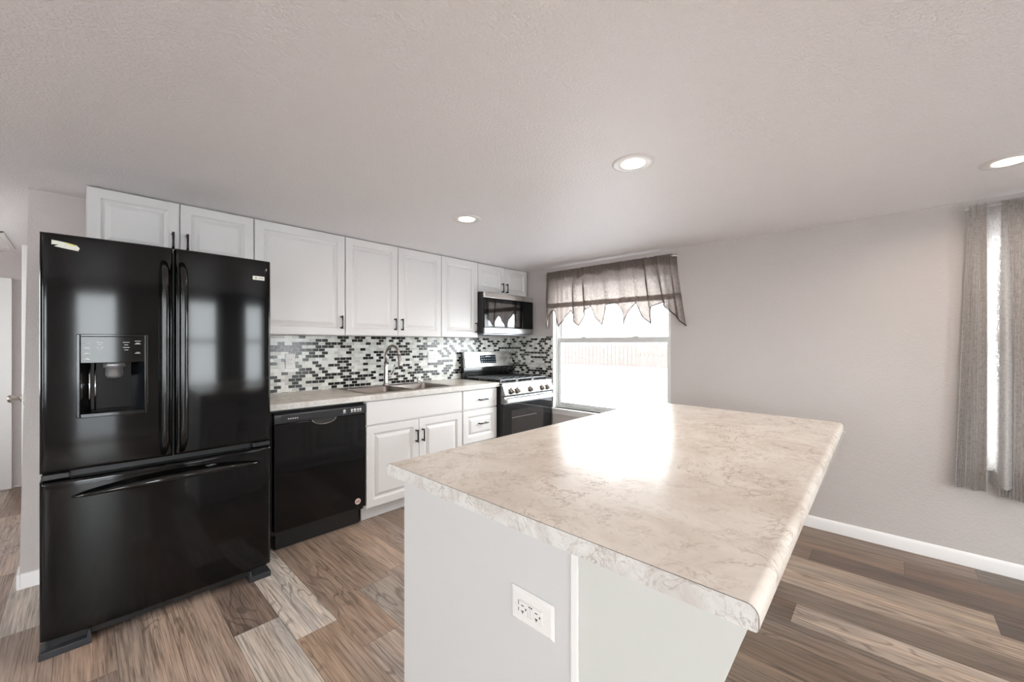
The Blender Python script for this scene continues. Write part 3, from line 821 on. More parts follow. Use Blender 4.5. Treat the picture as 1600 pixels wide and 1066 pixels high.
# ------------------------------------------------------------------ refrigerator
FX0, FX1, FT = -3.676, -2.824, 1.772
FM = (FX0 + FX1) / 2; FYE = -0.817
def fy(x):
    u = (x - FM) / ((FX1 - FX0) / 2)
    return FYE - 0.024 * (1 - u * u)
R = thing('refrigerator', 'glossy black french door refrigerator with ice dispenser and bottom freezer', 'refrigerator', (FM, -0.42, 0))
MB().box(FX0 + 0.012, FX1 - 0.012, -0.735, -0.05, 0.03, FT - 0.012).build('body', M['blackm'], R, bevel=0.004)
for a in (FX0 + 0.02, FX1 - 0.10): MB().box(a, a + 0.08, -0.79, -0.70, FT - 0.012, FT + 0.004).build('hinge_cover', M['blackm'], R, bevel=0.003)

DX0, DX1, DZ0, DZ1 = -3.573, -3.345, 0.985, 1.348     # dispenser outline
def curved_panel(name, x0, x1, z0, z1, hole=None, parent=R):
    """bowed front skin with rounded edges, closed box behind"""
    r = 0.016
    # column breaks
    xs = [x0 + r * (1 - math.cos(a)) for a in [PI / 2 * k / 5 for k in range(6)]]
    dz_x = [r * (1 - math.sin(a)) for a in [PI / 2 * k / 5 for k in range(6)]]
    n = 22
    inner = [x0 + r + (x1 - x0 - 2 * r) * k / n for k in range(1, n)]
    if hole: inner = sorted(inner + [hole[0], hole[1]])
    X = [(x, d) for x, d in zip(xs, dz_x)] + [(x, 0.0) for x in inner] + [(x1 - (x - x0), d) for x, d in zip(xs[::-1], dz_x[::-1])]
    zs = [z0 + r * (1 - math.cos(a)) for a in [PI / 2 * k / 5 for k in range(6)]]
    dzz = [r * (1 - math.sin(a)) for a in [PI / 2 * k / 5 for k in range(6)]]
    nz = 16; innz = [z0 + r + (z1 - z0 - 2 * r) * k / nz for k in range(1, nz)]
    if hole: innz = sorted(innz + [hole[2], hole[3]])
    Z = [(z, d) for z, d in zip(zs, dzz)] + [(z, 0.0) for z in innz] + [(z1 - (z - z0), d) for z, d in zip(zs[::-1], dzz[::-1])]
    vs = []; fs = []
    nx = len(X)
    for (z, dz) in Z:
        for (x, dx) in X:
            d = min(r, math.hypot(dx, dz)) if (dx and dz) else max(dx, dz)
            vs.append((x, fy(x) + d, z))
    for j in range(len(Z) - 1):
        for i in range(nx - 1):
            cx, cz = (X[i][0] + X[i + 1][0]) / 2, (Z[j][0] + Z[j + 1][0]) / 2
            if hole and hole[0] < cx < hole[1] and hole[2] < cz < hole[3]: continue
            a = j * nx + i; fs.append((a, a + 1, a + nx + 1, a + nx))
    m = MB(); m.add(vs, fs)
    yb = -0.742
    # sides
    for j in range(len(Z) - 1):
        for i, x in ((0, x0), (nx - 1, x1)):
            a = vs[j * nx + i]; b = vs[(j + 1) * nx + i]; m.quad(a, b, (x, yb, b[2]), (x, yb, a[2]))
    for i in range(nx - 1):
        for j in (0, len(Z) - 1):
            a = vs[j * nx + i]; b = vs[j * nx + i + 1]; m.quad(a, b, (b[0], yb, a[2]), (a[0], yb, a[2]))
    m.quad((x0, yb, z0), (x1, yb, z0), (x1, yb, z1), (x0, yb, z1))
    o = m.build(name, M['black'], parent, smooth=True)
    bm = bmesh.new(); bm.from_mesh(o.data); bmesh.ops.remove_doubles(bm, verts=bm.verts, dist=1e-5); bmesh.ops.recalc_face_normals(bm, faces=bm.faces); bm.to_mesh(o.data); bm.free()
    md = o.modifiers.new('edge', 'EDGE_SPLIT'); md.split_angle = math.radians(50)
    return o
FD0 = 0.762
HC = (DX0 + 0.012, DX1 - 0.012, DZ0 + 0.018, 1.222)   # cavity opening
dl = curved_panel('fridge_door', FX0, FM - 0.004, FD0, FT, HC)
dr = curved_panel('fridge_door', FM + 0.004, FX1, FD0, FT)
fz = curved_panel('freezer_drawer', FX0, FX1, 0.062, 0.728)
# gasket gap pieces
MB().box(FX0 + 0.02, FX1 - 0.02, -0.765, -0.735, 0.728, 0.762).box(FM - 0.012, FM + 0.012, -0.80, -0.735, FD0, FT - 0.02).build('gasket', M['blackm'], R)
for (a, b) in ((FX0 + 0.004, FX0 + 0.085), (FX1 - 0.085, FX1 - 0.004)): MB().box(a, b, -0.812, -0.74, 0.733, 0.757).build('hinge_bracket', M['blackm'], R, bevel=0.004)
# door handles
for x, dd in ((FM - 0.037, dl), (FM + 0.031, dr)):
    pts = []; rr = []
    for k in range(25):
        s = k / 24; z = 0.785 + (1.695 - 0.785) * s
        e = min(s, 1 - s)
        y = -0.834 - 0.062 * (1 - (1 - min(1, e / 0.10)) ** 2.2)
        pts.append((x, y, z)); rr.append((0.0185, 0.0145) if e > 0.02 else (0.015, 0.012))
    MB().tube(pts, rr, 16).build('handle', M['blackh'], dd, smooth=True)
# freezer handle: lens shaped bow
pts = []; rr = []
for k in range(33):
    s = k / 32; x = -3.585 + 0.70 * s; e = math.sin(PI * s)
    pts.append((x, fy(x) - 0.006 - 0.056 * e ** 0.7, 0.652 + 0.024 * e)); rr.append((0.004 + 0.014 * e ** 0.8, 0.004 + 0.012 * e ** 0.8))
MB().tube(pts, rr, 14).build('handle', M['blackh'], fz, smooth=True)
for x in (-3.40, -3.10): MB().box(x - 0.02, x + 0.02, fy(x) - 0.045, fy(x) + 0.01, 0.665, 0.682).build('handle_mount', M['blackh'], fz)
# dispenser
dm = MB(); yo = lambda x: fy(x) - 0.014
def strip(m, xa, xb, za, zb, off0, off1, n=8):
    """bowed slab following the door front, from fy-off1 to fy-off0"""
    vs = []; 
    for k in range(n + 1):
        x = xa + (xb - xa) * k / n
        vs += [(x, fy(x) - off1, za), (x, fy(x) - off1, zb), (x, fy(x) - off0, zb), (x, fy(x) - off0, za)]
    fs = [(0, 1, 2, 3), (n * 4 + 3, n * 4 + 2, n * 4 + 1, n * 4)]
    for k in range(n):
        a, b = k * 4, k * 4 + 4
        for i in range(4): fs.append((a + i, b + i, b + (i + 1) % 4, a + (i + 1) % 4))
    m.add(vs, fs); return m
fm = MB()
strip(fm, DX0, DX0 + 0.012, DZ0, DZ1, -0.002, 0.014, 2); strip(fm, DX1 - 0.012, DX1, DZ0, DZ1, -0.002, 0.014, 2)
strip(fm, DX0 + 0.012, DX1 - 0.012, DZ0, DZ0 + 0.018, -0.002, 0.017); strip(fm, DX0 + 0.012, DX1 - 0.012, DZ1 - 0.010, DZ1, -0.002, 0.014)
disp = fm.build('dispenser', M['blackh'], dl, bevel=0.003)
cp = strip(MB(), DX0 + 0.013, DX1 - 0.013, 1.222, DZ1 - 0.011, -0.002, 0.010, 8).build('control_panel', M['black'], dl, bevel=0.0015)
cv = MB(); xa, xb, za, zb = HC; yb = -0.752; ym = fy((xa + xb) / 2) + 0.004
xi0, xi1 = xa + 0.030, xb - 0.040
n = 8
def lerp(a, b, s): return a + (b - a) * s
# concave niche: side walls slanting to a back
cv.quad((xa, fy(xa), za), (xa, fy(xa), zb), (xi0, yb, zb), (xi0, yb, za))
cv.quad((xi0, yb, za), (xi0, yb, zb), (xi1, yb, zb), (xi1, yb, za))
cv.quad((xi1, yb, za), (xi1, yb, zb), (xb, fy(xb), zb), (xb, fy(xb), za))
cv.add([(xa, fy(xa), zb), (xi0, yb, zb), (xi1, yb, zb), (xb, fy(xb), zb)], [(0, 1, 2, 3)])
cv.add([(xa, fy(xa), za), (xi0, yb, za), (xi1, yb, za), (xb, fy(xb), za)], [(0, 1, 2, 3)])
cv.build('dispenser_niche', simple('niche_black', (0.008, 0.009, 0.011), 0.14, spec=0.4, bump=0.02, bscale=12), dl, fixn=False)
MB().lathe((-3.455, -0.800, 1.222), [(0.036, 0.0), (0.036, -0.022), (0.030, -0.024), (0.029, -0.058), (0.022, -0.070), (0.01, -0.072)], 'z', 24).build('dispenser_nozzle', M['silver'], dl, smooth=True)
MB().tube([(xa + 0.028, -0.79, za), (xa + 0.028, -0.79, zb)], 0.0035, 8).tube([(xa + 0.046, -0.765, za), (xa + 0.046, -0.765, zb)], 0.003, 8).build('dispenser_trim', M['chrome'], dl, smooth=True)
MB().box(xi0 + 0.01, xi1 - 0.01, -0.80, -0.756, za, za + 0.006).build('drip_tray', M['blackh'], dl)
def dash(x, z, wd, h=0.0022): strip(ic, x - wd / 2, x + wd / 2, z - h / 2, z + h / 2, 0.0098, 0.0108, 1)
for (x, zs_, wd) in ((-3.541, (1.309, 1.290, 1.286, 1.268, 1.263, 1.243, 1.239), 0.020), (-3.502, (1.312, 1.301, 1.289, 1.278), 0.019), (-3.418, (1.312, 1.301, 1.289, 1.278), 0.021), (-3.380, (1.318, 1.309, 1.305, 1.266, 1.262), 0.020)):
    ic = MB()
    for i, zz in enumerate(zs_): dash(x, zz, wd * (0.6 if i % 2 else 1.0))
    ic.build('control_icon', M['icon'], dl)
# labels
lm = MB(); 
def fquad(m, pts, off=0.0008):
    m.add([(x, fy(x) - off, z) for x, z in pts], [tuple(range(len(pts)))])
fquad(lm, [(-3.642, 1.741), (-3.600, 1.735), (-3.572, 1.728), (-3.562, 1.717), (-3.566, 1.704), (-3.600, 1.709), (-3.636, 1.715), (-3.622, 1.724), (-3.643, 1.722)])
lb = lm.build('torn_sticker', M['paper'], dl, fixn=False)
ly = MB(); fquad(ly, [(-3.600, 1.7345), (-3.572, 1.728), (-3.575, 1.7235), (-3.604, 1.730)], 0.0012); ly.build('sticker_stripe', M['yellow'], lb, fixn=False)
bm_ = MB(); strip(bm_, -2.916, -2.858, 1.659, 1.680, 0.0, 0.0025, 2); bd_ = bm_.build('badge', M['paper'], dr)
bd_['label'] = 'small white maker badge'
yb_ = fy(-2.89) - 0.0032
rg = MB().lathe((-2.903, yb_ + 0.0002, 1.6695), [(0.0068, 0), (0.0068, -0.0006), (0.0045, -0.0006), (0.0045, 0)], 'y', 18, cap=False).lathe((-2.903, yb_, 1.6695), [(0.003, 0.0), (0.003, -0.0006)], 'y', 12)
rg.build('badge_emblem', M['print'], bd_)
lettering('Profile', 0.0115, (-2.879, fy(-2.879) - 0.0031, 1.6695), RY, M['print'], bd_, 'badge_lettering')
# base grille and feet
MB().box(FX0 + 0.02, FX1 - 0.02, -0.80, -0.74, 0.028, 0.060).build('base_grille', M['blackm'], R, bevel=0.002)
for (a, b, s) in ((FX0 - 0.002, FX0 + 0.150, 1), (FX1 - 0.110, FX1 - 0.004, -1)):
    MB().prism([(a, 0.0), (b, 0.0), (b, 0.028), (b - 0.004, 0.060), (b - 0.012, 0.060), (b - 0.016, 0.030), (a, 0.030)] if s == 1 else [(a, 0.0), (b, 0.0), (b, 0.030), (a + 0.014, 0.030), (a + 0.010, 0.062), (a, 0.062)], 'y', -0.835, -0.74).build('foot_cover', M['blackp'], R, bevel=0.003)

# ------------------------------------------------------------------ dishwasher
D = thing('dishwasher', 'glossy black built-in dishwasher between refrigerator and sink cabinet', 'dishwasher', (-2.45, -0.3, 0))
X0, X1 = -2.752, -2.151
MB().box(X0, X1, -0.56, -0.02, 0.10, 0.888).build('body', M['blackm'], D)
dd = MB().box(X0 + 0.003, X1 - 0.003, -0.612, -0.56, 0.135, 0.806)
dd = dd.build('door', M['black'], D, bevel=0.006, seg=3)
cpn = MB().prism([(-0.56, 0.808), (-0.620, 0.808), (-0.6225, 0.814), (-0.6165, 0.862), (-0.60, 0.872), (-0.56, 0.875)], 'x', X0 + 0.003, X1 - 0.003)
cpn = cpn.build('control_panel', M['blackp'], D, bevel=0.002)
MB().box(X0 + 0.045, X1 - 0.035, -0.6235, -0.619, 0.822, 0.858).build('control_inset', M['blackm'], cpn, bevel=0.001)
MB().box(X0 + 0.03, X1 - 0.022, -0.545, -0.50, 0.0, 0.128).build('kick_plate', M['blackm'], D, bevel=0.002)
# scooped pocket handle
hm = MB(); cx, cz = -2.447, 0.808; N_ = 14
pts = [(cx + 0.078 * math.cos(PI + PI * k / N_), -0.615, cz + 0.036 * math.sin(PI + PI * k / N_)) for k in range(N_ + 1)]
hm.tube(pts, 0.0028, 8); hm.build('pocket_handle', M['steelm'], dd, smooth=True)
hm = MB(); hm.add([(p[0], -0.6132, p[2]) for p in pts], [tuple(range(len(pts)))]); hm.build('handle_recess', M['slot'], dd, fixn=False)
im = MB()
for k in range(5): im.lathe((X0 + 0.082 + 0.013 * k, -0.6236, 0.835), [(0.0042, 0), (0.0042, -0.0006)], 'y', 10)
for (x, r) in ((-2.315, 0.0095), (-2.262, 0.008), (-2.240, 0.0095), (-2.218, 0.008), (-2.200, 0.008)):
    MB().lathe((x, -0.6236, 0.842), [(r, 0), (r, -0.0006)], 'y', 14).box(x - r, x + r, -0.6242, -0.6236, 0.826, 0.830).build('button_icon', M['icon'], cpn)
im.build('indicator_marks', M['icon'], cpn)
st = MB().lathe((-2.213, -0.6122, 0.183), [(0.021, 0), (0.021, -0.0008)], 'y', 28).build('round_label', M['pinkl'], dd)
st['label'] = 'round pink paper sticker'
pr = MB()
for k, (zz, wd) in enumerate(((0.192, 0.012), (0.186, 0.015), (0.180, 0.016), (0.174, 0.014))): pr.box(-2.213 - wd, -2.213 + wd, -0.6134, -0.6130, zz - 0.0018, zz + 0.0018)
pr.build('label_print', M['print'], st)

# ------------------------------------------------------------------ gas range
G = thing('gas_range', 'freestanding stainless gas range with black oven door beside the window', 'stove', (-0.41, -0.33, 0))
X0, X1 = -0.793, -0.031
MB().box(X0, X1, -0.635, -0.03, 0.02, 0.905).build('body', M['blackm'], G, bevel=0.003)
MB().box(X0, X1, -0.655, -0.03, 0.905, 0.925).build('cooktop', M['blackh'], G, bevel=0.004)
MB().prism([(-0.600, 0.926), (-0.650, 0.926), (-0.664, 0.920), (-0.667, 0.892), (-0.640, 0.892)], 'x', X0, X1).build('cooktop_rim', M['steel'], G, bevel=0.002)
kp = MB().prism([(-0.640, 0.890), (-0.667, 0.890), (-0.700, 0.812), (-0.696, 0.806), (-0.640, 0.806)], 'x', X0, X1).build('knob_panel', M['steelm'], G, bevel=0.002)
nrm = Vector((0, -0.078, -0.033)).normalized()
for x in (X0 + 0.095, X0 + 0.185, X0 + 0.385, X0 + 0.575, X0 + 0.665):
    c0 = Vector((x, -0.6835, 0.851))
    kb = MB().tube([c0, c0 + nrm * 0.006, c0 + nrm * 0.008, c0 + nrm * 0.034, c0 + nrm * 0.037], [0.029, 0.028, 0.024, 0.022, 0.019], 24)
    kb = kb.build('knob', M['bronze'], kp, smooth=True)
    MB().tube([c0 - nrm * 0.001, c0 + nrm * 0.0025], 0.032, 24).build('knob_ring', M['blackm'], kb)
# backguard
MB().prism([(-0.03, 0.925), (-0.075, 0.925), (-0.085, 0.97), (-0.085, 1.05), (-0.060, 1.215), (-0.03, 1.215)], 'x', X0 + 0.003, X1 - 0.003).build('backguard', M['blackh'], G, bevel=0.003)
bp_ = MB().prism([(-0.080, 1.052), (-0.095, 1.052), (-0.069, 1.2165), (-0.054, 1.2165)], 'x', X0 + 0.018, X1 - 0.006).build('backguard_face', M['steel'], G, bevel=0.003)
dsp = MB(); 
def bgy(z): return -0.094 + (z - 1.056) * (0.024 / 0.144)
dsp.add([(-0.560, bgy(1.090) - 0.002, 1.090), (-0.310, bgy(1.090) - 0.002, 1.090), (-0.310, bgy(1.182) - 0.002, 1.182), (-0.560, bgy(1.182) - 0.002, 1.182),
         (-0.560, bgy(1.090) + 0.002, 1.090), (-0.310, bgy(1.090) + 0.002, 1.090), (-0.310, bgy(1.182) + 0.002, 1.182), (-0.560, bgy(1.182) + 0.002, 1.182)],
        [(0, 1, 2, 3), (4, 7, 6, 5), (0, 4, 5, 1), (1, 5, 6, 2), (2, 6, 7, 3), (3, 7, 4, 0)])
dsp = dsp.build('display', M['display'], bp_, bevel=0.001)
dk = MB()
for i in range(7):
    for j in range(3):
        if (i in (3,) and j == 2): continue
        x = -0.535 + i * 0.033; z = 1.103 + j * 0.027; y = bgy(z) - 0.0026
        dk.box(x, x + 0.014, y - 0.0004, y + 0.0006, z, z + 0.006)
dk.build('display_marks', M['silver'], dsp)
MB().box(-0.47, -0.40, bgy(1.165) - 0.003, bgy(1.165), 1.158, 1.172).build('clock_digits', M['silver'], dsp)
# grates: three cast iron sections, front and back feet
gw = (X1 - X0 - 0.03) / 3
for k in range(3):
    a = X0 + 0.015 + k * gw + 0.003; b = a + gw - 0.006; zt = 0.958; r = 0.006
    g = MB(); y0, y1 = -0.615, -0.125
    g.box(a, b, y0, y0 + 0.014, zt - 0.014, zt).box(a, b, y1 - 0.014, y1, zt - 0.014, zt).box(a, a + 0.012, y0, y1, zt - 0.014, zt).box(b - 0.012, b, y0, y1, zt - 0.014, zt)
    xm = (a + b) / 2
    g.box(xm - 0.005, xm + 0.005, y0, y1, zt - 0.012, zt)
    for yy in (-0.53, -0.45, -0.37, -0.29, -0.21): g.box(a, b, yy - 0.005, yy + 0.005, zt - 0.012, zt)
    for (x, y) in ((a + 0.006, y0 + 0.007), (b - 0.006, y0 + 0.007), (a + 0.006, y1 - 0.007), (b - 0.006, y1 - 0.007)): g.box(x - 0.008, x + 0.008, y - 0.008, y + 0.008, 0.925, zt - 0.004)
    g.build('grate', M['iron'], G, bevel=0.002)
for (x, y, r) in ((X0 + 0.14, -0.49, 0.045), (X0 + 0.14, -0.24, 0.036), (-0.412, -0.37, 0.04), (X1 - 0.14, -0.49, 0.045), (X1 - 0.14, -0.24, 0.036)):
    MB().lathe((x, y, 0.925), [(r + 0.012, 0), (r + 0.01, 0.006), (r, 0.008), (r, 0.016), (r * 0.8, 0.020), (0.003, 0.021)], 'z', 22).build('burner', M['blackm'], G, smooth=True)
od = MB().box(X0 + 0.003, X1 - 0.003, -0.676, -0.637, 0.20, 0.722).build('oven_door', M['ovenglass'], G, bevel=0.004)
MB().box(X0 + 0.003, X1 - 0.003, -0.680, -0.637, 0.722, 0.793).build('door_top_band', M['steelm'], od, bevel=0.004)
MB().box(X0 + 0.008, X1 - 0.008, -0.728, -0.712, 0.738, 0.776).box(X0 + 0.02, X0 + 0.06, -0.712, -0.680, 0.746, 0.768).box(X1 - 0.06, X1 - 0.02, -0.712, -0.680, 0.746, 0.768).build('handle', M['steel'], od, bevel=0.005, seg=3)
vt = MB()
for k in range(5): vt.box(X0 + 0.14 + k * 0.10, X0 + 0.21 + k * 0.10, -0.6812, -0.679, 0.782, 0.787)
vt.build('vent_slot', M['slot'], od)
MB().box(-0.680, -0.185, -0.6772, -0.6755, 0.34, 0.650).build('oven_window', simple('oven_window', (0.022, 0.02, 0.019), 0.06, bump=0.004, bscale=4), od)
MB().box(-0.675, -0.30, -0.6782, -0.6770, 0.578, 0.583).build('oven_rack', M['rack'], od)
MB().box(X0 + 0.003, X1 - 0.003, -0.672, -0.637, 0.035, 0.192).build('storage_drawer', M['blackh'], G, bevel=0.004)

# ------------------------------------------------------------------ microwave
K = thing('microwave', 'over-the-range black and stainless microwave beneath the small wall cabinet', 'microwave', (-0.41, -0.2, 1.413))
X0, X1, Z0, Z1 = -0.795, -0.037, 1.413, 1.836
MB().box(X0, X1, -0.385, -0.003, Z0, Z1).build('body', M['blackm'], K, bevel=0.003)
MB().box(X0 + 0.02, X1 - 0.02, -0.375, -0.03, Z0 - 0.012, Z0).build('vent_base', M['silver'], K, bevel=0.003)
md_ = MB().box(X0 + 0.002, -0.222, -0.410, -0.385, Z0 + 0.062, Z1 - 0.060).build('door', M['black'], K, bevel=0.003)
MB().box(X0 + 0.055, -0.262, -0.4112, -0.4095, Z0 + 0.080, Z1 - 0.105).build('door_window', M['mwglass'], md_)
MB().box(-0.218, X1 - 0.002, -0.410, -0.385, Z0 + 0.062, Z1 - 0.060).build('control_panel', M['black'], K, bevel=0.003)
MB().box(X0 + 0.002, X1 - 0.002, -0.411, -0.385, Z1 - 0.058, Z1 - 0.002).build('top_trim', M['steel'], K, bevel=0.004)
MB().box(X0 + 0.002, X1 - 0.002, -0.411, -0.385, Z0 + 0.002, Z0 + 0.060).build('bottom_trim', M['steelm'], K, bevel=0.004)

# ------------------------------------------------------------------ island
IZ = 0.92
Q = [(-2.876, -2.183), (-2.876, -3.234), (-1.017, -3.212), (-0.947, -2.195)]   # NW, SW, SE, NE
W_ = thing('island_countertop', 'large beige marbled laminate island top with rounded long edges', 'countertop', (-1.95, -2.7, IZ - 0.04))
def island_top():
    th = 0.040
    # cross-section across the short direction (0 at north edge, 1 at south edge); postformed rounded long edges
    sec = []
    def arc(cs, cz, r, a0, a1, n=8): return [(cs + r * math.cos(a0 + (a1 - a0) * k / n), cz + r * math.sin(a0 + (a1 - a0) * k / n)) for k in range(n + 1)]
    r1, r2 = 0.017, 0.006
    top = arc(r1, IZ - r1, r1, PI, PI / 2) + [(None, 0)] + [('s', p) for p in arc(-r1, IZ - r1, r1, PI / 2, 0)] + [('s', p) for p in arc(-r2, IZ - th + r2, r2, 0, -PI / 2, 4)] + [('e', p) for p in arc(r2, IZ - th + r2, r2, -PI / 2, -PI, 4)]
    def pts(nw, sw):
        nw = Vector(nw); sw = Vector(sw); L = (sw - nw).length; d = (sw - nw) / L; out = []
        for it in top:
            if it[0] is None: continue
            if it[0] == 's': s, z = L + it[1][0], it[1][1]
            elif it[0] == 'e': s, z = it[1]
            else: s, z = it
            p = nw + d * s; out.append((p.x, p.y, z))
        return out
    n_ = 12; m = MB(); rings = []
    for k in range(n_ + 1):
        f = k / n_
        rings.append(pts((Q[0][0] + (Q[3][0] - Q[0][0]) * f, Q[0][1] + (Q[3][1] - Q[0][1]) * f), (Q[1][0] + (Q[2][0] - Q[1][0]) * f, Q[1][1] + (Q[2][1] - Q[1][1]) * f)))
    n = len(rings[0]); vs = [p for r_ in rings for p in r_]; fs = []
    for i in range(n_):
        for k in range(n): fs.append((i * n + k, i * n + (k + 1) % n, (i + 1) * n + (k + 1) % n, (i + 1) * n + k))
    m.add(vs, fs)
    ob = m.build('worktop', M['lamtop'], W_, smooth=True); md = ob.modifiers.new('edge', 'EDGE_SPLIT'); md.split_angle = math.radians(40)
    for (idx, off) in ((0, -0.0012), (n_, 0.0012)):
        m = MB(); a = [(p[0], p[1], p[2]) for p in rings[idx]]; b = [(p[0] + off, p[1], p[2]) for p in rings[idx]]
        m.add(a + b, [tuple(range(n)), tuple(range(n, 2 * n))] + [(i, (i + 1) % n, n + (i + 1) % n, n + i) for i in range(n)])
        m.build('end_cap', M['lamedge'], W_)
        MB().tube([(p[0] + off * 1.2, p[1], p[2] - 0.0006) for p in rings[idx][2:21]], 0.0006, 6).build('edge_seam', M['seam'], W_)
island_top()

I = thing('island_cabinet', 'white kitchen island base with side outlet, slanted overhang support and north-side doors', 'island', (-1.95, -2.56, 0))
I['label'] = 'white kitchen island cabinet with slanted overhang support, standing under the island top'
BX0, BX1, BY0, BY1, BZ = -2.836, -1.030, -2.885, -2.262, IZ - 0.041
MB().box(BX0, BX1, BY0 + 0.02, BY1 - 0.02, 0.0, BZ).build('body', M['panelw'], I)
MB().box(-2.850, BX0, BY0, BY1 + 0.022, 0.0, BZ).build('side_panel', M['panelw'], I, bevel=0.002)
MB().box(BX1, BX1 + 0.014, BY0, BY1 + 0.022, 0.0, BZ).build('side_panel', M['panelw'], I, bevel=0.002)
MB().box(BX0, BX1, BY0, BY0 + 0.02, 0.0, BZ).build('back_panel', M['panelcream'], I)
MB().box(-2.855, -2.830, BY0 - 0.019, BY0, 0.0, BZ).build('corner_trim', M['trimw'], I, bevel=0.003)
for x in (-2.850, BX1 - 0.004):
    MB().prism([(BY0 - 0.019, 0.0), (BY0 - 0.045, 0.0), (-3.218, BZ), (BY0 - 0.019, BZ)], 'x', x, x + 0.018).build('support_panel', M['panelcream'], I, bevel=0.001)
cw = (BX1 - BX0) / 2
for i in range(2):
    a, b = BX0 + i * cw, BX0 + (i + 1) * cw; yb2 = BY1 - 0.0195
    front('drawer', I, a + 0.004, b - 0.004, 0.712, 0.862, yb2, SL, ((a + b) / 2, 0.79, False), -1)
    mid = (a + b) / 2
    front('door', I, a + 0.004, mid - 0.002, 0.104, 0.700, yb2, DP, (mid - 0.03, 0.60, True), -1)
    front('door', I, mid + 0.002, b - 0.004, 0.104, 0.700, yb2, DP, (mid + 0.03, 0.60, True), -1)

# island outlet: horizontal GFCI with two receptacles, facing -X
O = thing('wall_outlet', 'white horizontal safety outlet on the side of the island', 'outlet', (-2.8505, -2.779, 0.655))
def rings_x(m, y0, y1, z0, z1, x, prof):
    rings = [[(x - d, y0 + i, z0 + i), (x - d, y1 - i, z0 + i), (x - d, y1 - i, z1 - i), (x - d, y0 + i, z1 - i)] for i, d in prof]
    vs = [p for r in rings for p in r]; fs = []
    for k in range(len(rings) - 1):
        for j in range(4): fs.append((k * 4 + j, k * 4 + (j + 1) % 4, (k + 1) * 4 + (j + 1) % 4, (k + 1) * 4 + j))
    n = (len(rings) - 1) * 4; fs.append((n, n + 1, n + 2, n + 3)); fs.append((3, 2, 1, 0)); m.add(vs, fs); return m
OY, OZ, OXp = -2.779, 0.694, -2.8505
rings_x(MB(), OY - 0.0635, OY + 0.0635, OZ - 0.039, OZ + 0.039, OXp, [(0, 0), (0, 0.0015), (0.006, 0.0055), (0.008, 0.006)]).build('cover_plate', M['plastic'], O)
gf = MB().box(OXp - 0.0075, OXp - 0.005, OY - 0.034, OY + 0.034, OZ - 0.0165, OZ + 0.0165).build('receptacle', M['plastic'], O, bevel=0.001)
for yy in (OY + 0.0205, OY - 0.0205): MB().box(OXp - 0.009, OXp - 0.0070, yy - 0.0125, yy + 0.0125, OZ - 0.0155, OZ + 0.0155).build('socket_face', M['plastic'], gf, bevel=0.0008)
for a in (OY - 0.006, OY + 0.0005): MB().box(OXp - 0.0088, OXp - 0.007, a, a + 0.0055, OZ - 0.014, OZ + 0.008).build('test_button', M['plastic'], gf, bevel=0.0005)
sl = MB()
for yy in (OY + 0.0205, OY - 0.0205):
    xs_ = (OXp - 0.0094, OXp - 0.0088)
    sl.box(*xs_, yy - 0.001, yy + 0.007, OZ + 0.0055, OZ + 0.0075)
    sl.box(*xs_, yy - 0.001, yy + 0.007, OZ - 0.0075, OZ - 0.0052).box(*xs_, yy + 0.0015, yy + 0.0040, OZ - 0.0115, OZ - 0.0075)
    sl.box(*xs_, yy - 0.0085, yy - 0.0055, OZ - 0.0015, OZ + 0.0035)
sl.box(OXp - 0.0092, OXp - 0.0086, OY - 0.0055, OY - 0.0005, OZ + 0.0105, OZ + 0.0125).box(OXp - 0.0092, OXp - 0.0086, OY + 0.001, OY + 0.005, OZ + 0.0105, OZ + 0.0125)
sl.box(OXp - 0.0062, OXp - 0.0056, OY + 0.0375, OY + 0.0395, OZ + 0.002, OZ + 0.013).box(OXp - 0.0062, OXp - 0.0056, OY + 0.0375, OY + 0.0395, OZ - 0.012, OZ - 0.004)
sl.build('slot', M['slot'], O)
for yy in (OY - 0.048, OY + 0.048):
    MB().lathe((OXp - 0.0058, yy, OZ), [(0.0036, 0), (0.0036, -0.001), (0.0015, -0.0018)], 'x', 14).box(OXp - 0.0078, OXp - 0.0072, yy - 0.0025, yy + 0.0025, OZ - 0.0005, OZ + 0.0005).build('screw', M['plastic'], O)

# ------------------------------------------------------------------ recessed lights and vent
def downlight(label, x, y, lit=True):
    t = thing('recessed_light', label, 'ceiling light', (x, y, H - 0.004))
    MB().lathe((x, y, H), [(0.094, 0.0), (0.093, -0.003), (0.084, -0.0055), (0.056, -0.004), (0.052, 0.0), ], 'z', 40, cap=False).build('trim_ring', M['trimw'], t, smooth=True, fixn=True)
    ob = MB().lathe((x, y, H - 0.0035), [(0.054, 0.0), (0.0535, -0.0022), (0.03, -0.003), (0.002, -0.003)], 'z', 32).build('lens', M['bulb'], t, smooth=True)
    l = bpy.data.lights.new('lamp_light', 'AREA'); l.shape = 'DISK'; l.size = 0.08; l.energy = LAMP_W; l.color = (1.0, 0.86, 0.71); l.spread = math.radians(165)
    lo = bpy.data.objects.new('lamp_light', l); C.objects.link(lo); lo.parent = t; lo.location = (0, 0, -0.006)
    return t
downlight('recessed ceiling light above the island, largest in view', -1.814, -2.51)
downlight('recessed ceiling light nearest the wall cabinets, above the sink floor', -1.800, -1.315)
downlight('recessed ceiling light by the long curtain, cut by the right edge of the photo', -0.660, -3.775)
for i, (x, y) in enumerate(((-3.2, -5.0), (-5.4, -3.9), (-5.4, -1.6))):  # out-of-view downlights added to brighten the rest of the room
    t = downlight(['recessed ceiling light near the glass patio door', 'recessed ceiling light at the far left of the room, near the front', 'recessed ceiling light at the far left of the room, near the hall'][i], x, y)
V = thing('ceiling_vent', 'white rectangular air register on the hall ceiling', 'vent', (-4.10, 1.81, H - 0.012))
m = MB(); a, b, c, d = -4.27, -3.955, 1.42, 2.22
